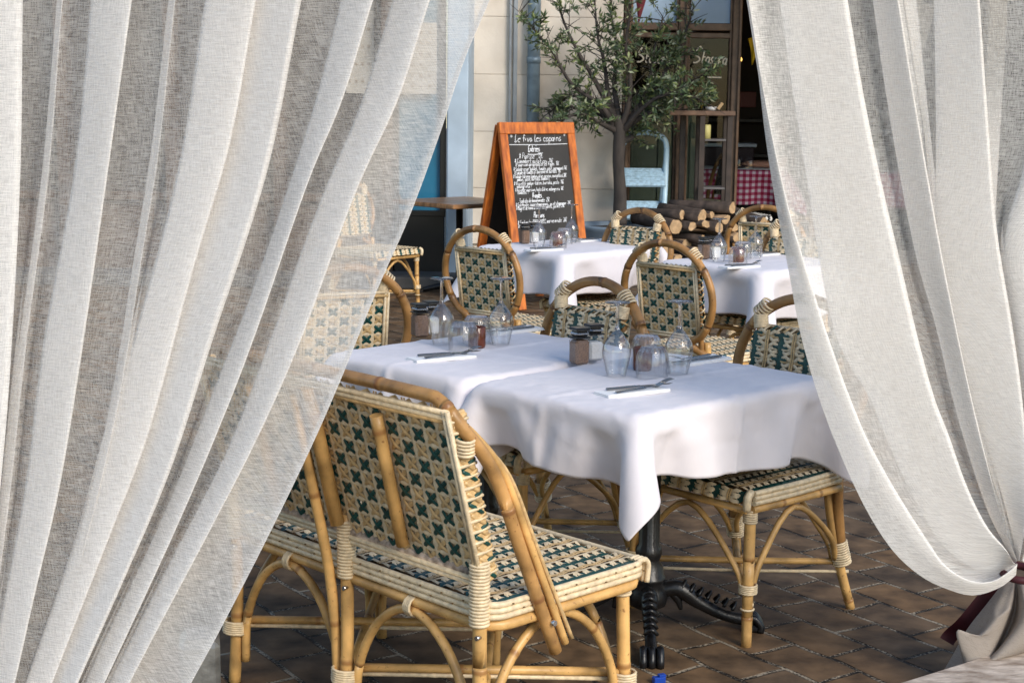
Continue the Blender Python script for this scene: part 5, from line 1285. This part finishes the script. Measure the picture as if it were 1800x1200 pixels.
# right-hand curtain, gathered low into a dark red tie
TIE = (1790, 1003)
LINES = [
 ([(1312, 0), (1328, 90), (1344, 230), (1362, 350), (1385, 470), (1408, 590), (1440, 700), (1478, 800), (1523, 896), (1570, 968), (1620, 1013), (1668, 1036), (1712, 1046), (1758, 1032), (1786, 1010)], -.06, 0.9),
 ([(1316, 0), (1335, 120), (1360, 250), (1390, 380), (1426, 500), (1458, 600), (1494, 700), (1527, 778), (1577, 868), (1630, 950), (1660, 992), (1700, 1018), (1740, 1022), (1772, 1005), (1788, 990)], -.095, 0.95),
 ([(1314, 0), (1331, 110), (1352, 240), (1378, 370), (1410, 490), (1440, 600), (1478, 705), (1515, 790), (1562, 880), (1612, 958), (1655, 1005), (1700, 1030), (1745, 1028), (1775, 1010), (1788, 995)], -.03, 0.75),
 ([(1345, 0), (1365, 150), (1392, 310), (1420, 475), (1452, 600), (1510, 730), (1560, 830), (1606, 910), (1645, 965), (1690, 1005), (1735, 1012), (1770, 1000), (1788, 990)], .02, 0.2),
 ([(1490, 0), (1515, 150), (1545, 300), (1580, 450), (1615, 600), (1643, 700), (1668, 765), (1700, 855), (1735, 925), (1768, 965), (1782, 990)], -.05, 1),
 ([(1374, 0), (1394, 150), (1420, 310), (1446, 475), (1476, 600), (1532, 700), (1562, 775), (1606, 870), (1648, 945), (1700, 992), (1745, 1006), (1776, 998), (1788, 992)], .05, 0.8),
 ([(1410, 0), (1440, 150), (1465, 310), (1500, 475), (1530, 600), (1580, 720), (1620, 810), (1668, 900), (1715, 965), (1760, 992), (1786, 994)], .055, 0.35),
 ([(1580, 0), (1600, 125), (1625, 275), (1656, 450), (1686, 600), (1708, 700), (1733, 804), (1758, 900), (1775, 950), (1788, 985)], -.03, 1),
 ([(1534, 0), (1555, 150), (1580, 300), (1610, 450), (1645, 575), (1672, 690), (1700, 790), (1735, 895), (1765, 955), (1786, 988)], .045, 0.75),
 ([(1610, 0), (1625, 150), (1640, 300), (1660, 450), (1690, 580), (1715, 700), (1740, 800), (1765, 900), (1780, 955), (1788, 985)], .05, 0.3),
 ([(1722, 0), (1736, 200), (1752, 400), (1780, 575), (1797, 700), (1806, 820), (1802, 920), (1792, 985)], -.04, 1),
 ([(1642, 0), (1645, 200), (1646, 350), (1652, 450), (1680, 600), (1715, 720), (1750, 830), (1775, 920), (1788, 985)], .045, 0.8),
 ([(1690, 0), (1700, 200), (1712, 400), (1730, 560), (1755, 700), (1775, 820), (1786, 920), (1790, 985)], .06, 0.35),
 ([(1850, 0), (1840, 150), (1825, 290), (1800, 430), (1806, 600), (1820, 750), (1820, 880), (1796, 985)], .0, 0.7),
 ([(1950, 0), (1940, 200), (1920, 450), (1890, 650), (1850, 820), (1820, 920), (1798, 985)], -.04, 1),
 ([(1832, 0), (1816, 150), (1800, 290), (1766, 430), (1790, 600), (1815, 750), (1820, 880), (1800, 988)], .05, 0.6),
 ([(2050, 0), (2030, 250), (1990, 500), (1940, 700), (1880, 850), (1830, 940), (1802, 988)], .02, 0.8),
]
def between(k, a, b):      # the open width of cloth between two dense folds
    return [([(p[0] + 7, p[1]) for p in LINES[a][0][:-3]] + LINES[a][0][-2:], .05, .0), ([(p[0] - 6, p[1]) for p in LINES[b][0][:-3]] + LINES[b][0][-2:], .03, .05)]
LINES = LINES[:7] + between(7, 4, 8) + LINES[7:10] + between(10, 7, 11) + LINES[10:13] + between(13, 10, 15) + LINES[13:]
cr_ = drape(LINES, 3.93, -330, seed=5)
o = cr_.build('curtain', LINR)
tag(o, 'sheer linen curtain on the right, gathered low into a dark red tie', 'curtain', 'linen terrace curtains')
# the tail of the curtain below the tie, resting on the kerb
TAIL = [([(1770, 1015), (1735, 1060), (1700, 1105), (1675, 1150), (1645, 1200), (1620, 1240)], .0), ([(1776, 1015), (1750, 1060), (1722, 1110), (1700, 1160), (1668, 1205), (1640, 1245)], -.06),
        ([(1780, 1015), (1768, 1050), (1748, 1090), (1716, 1120), (1682, 1106), (1690, 1140), (1700, 1160), (1690, 1200), (1665, 1240)], -.10), ([(1783, 1015), (1778, 1060), (1760, 1100), (1745, 1130), (1735, 1165), (1712, 1185), (1690, 1225)], -.09), ([(1786, 1015), (1784, 1070), (1768, 1115), (1745, 1155), (1722, 1168), (1712, 1200)], -.02),
        ([(1790, 1015), (1796, 1060), (1790, 1095), (1765, 1130), (1738, 1158), (1722, 1168)], -.10), ([(1795, 1015), (1812, 1060), (1815, 1100), (1800, 1130), (1772, 1152), (1745, 1162)], -.11), ([(1800, 1015), (1835, 1050), (1850, 1090), (1840, 1125), (1810, 1145), (1780, 1150)], -.04), ([(1805, 1015), (1870, 1060), (1900, 1100), (1890, 1140)], .06)]
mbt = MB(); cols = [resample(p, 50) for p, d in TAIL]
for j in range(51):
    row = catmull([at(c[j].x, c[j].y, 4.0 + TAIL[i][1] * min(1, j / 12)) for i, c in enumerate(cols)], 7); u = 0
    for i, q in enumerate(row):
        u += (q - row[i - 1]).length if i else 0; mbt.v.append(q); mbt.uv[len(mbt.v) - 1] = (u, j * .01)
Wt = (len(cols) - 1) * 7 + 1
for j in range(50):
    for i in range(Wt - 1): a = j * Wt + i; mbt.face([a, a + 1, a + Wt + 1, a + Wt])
mbt.build('tail', curtain_mat('linen_tail_shaded', .98, (.36, .315, .275)), o)  # same linen, with the shade below the tie put into its colour
q = MB(); tc_ = at(1790, 1006, 3.95); q.tube([tc_ + Vector((math.cos(a) * .042, math.sin(a) * .05, .006 * math.sin(a))) for a in [k * 2 * math.pi / 14 for k in range(14)]], .011, 8, 0, 3, True)
tie_m = mat('dark_red_strap', (.055, .004, .009), .6, .2, 30)
ti_ = q.build('curtain_tie', tie_m); tag(ti_, 'dark red strap tied round the right curtain near the kerb', 'tie')
q = MB()
pts = [at(1770, 1018, 4.05), at(1735, 1050, 4.05), at(1700, 1085, 4.06), at(1680, 1110, 4.07), at(1665, 1128, 4.07)]
q.grid(lambda u, v: (lambda P_: P_ + Vector(((v - .5) * .038, .01 * math.sin(u * 9), (v - .5) * -.022)))(catmull(pts, 6)[min(int(u * 24), 24)]), 24, 4)
q.build('strap_end', tie_m, ti_)
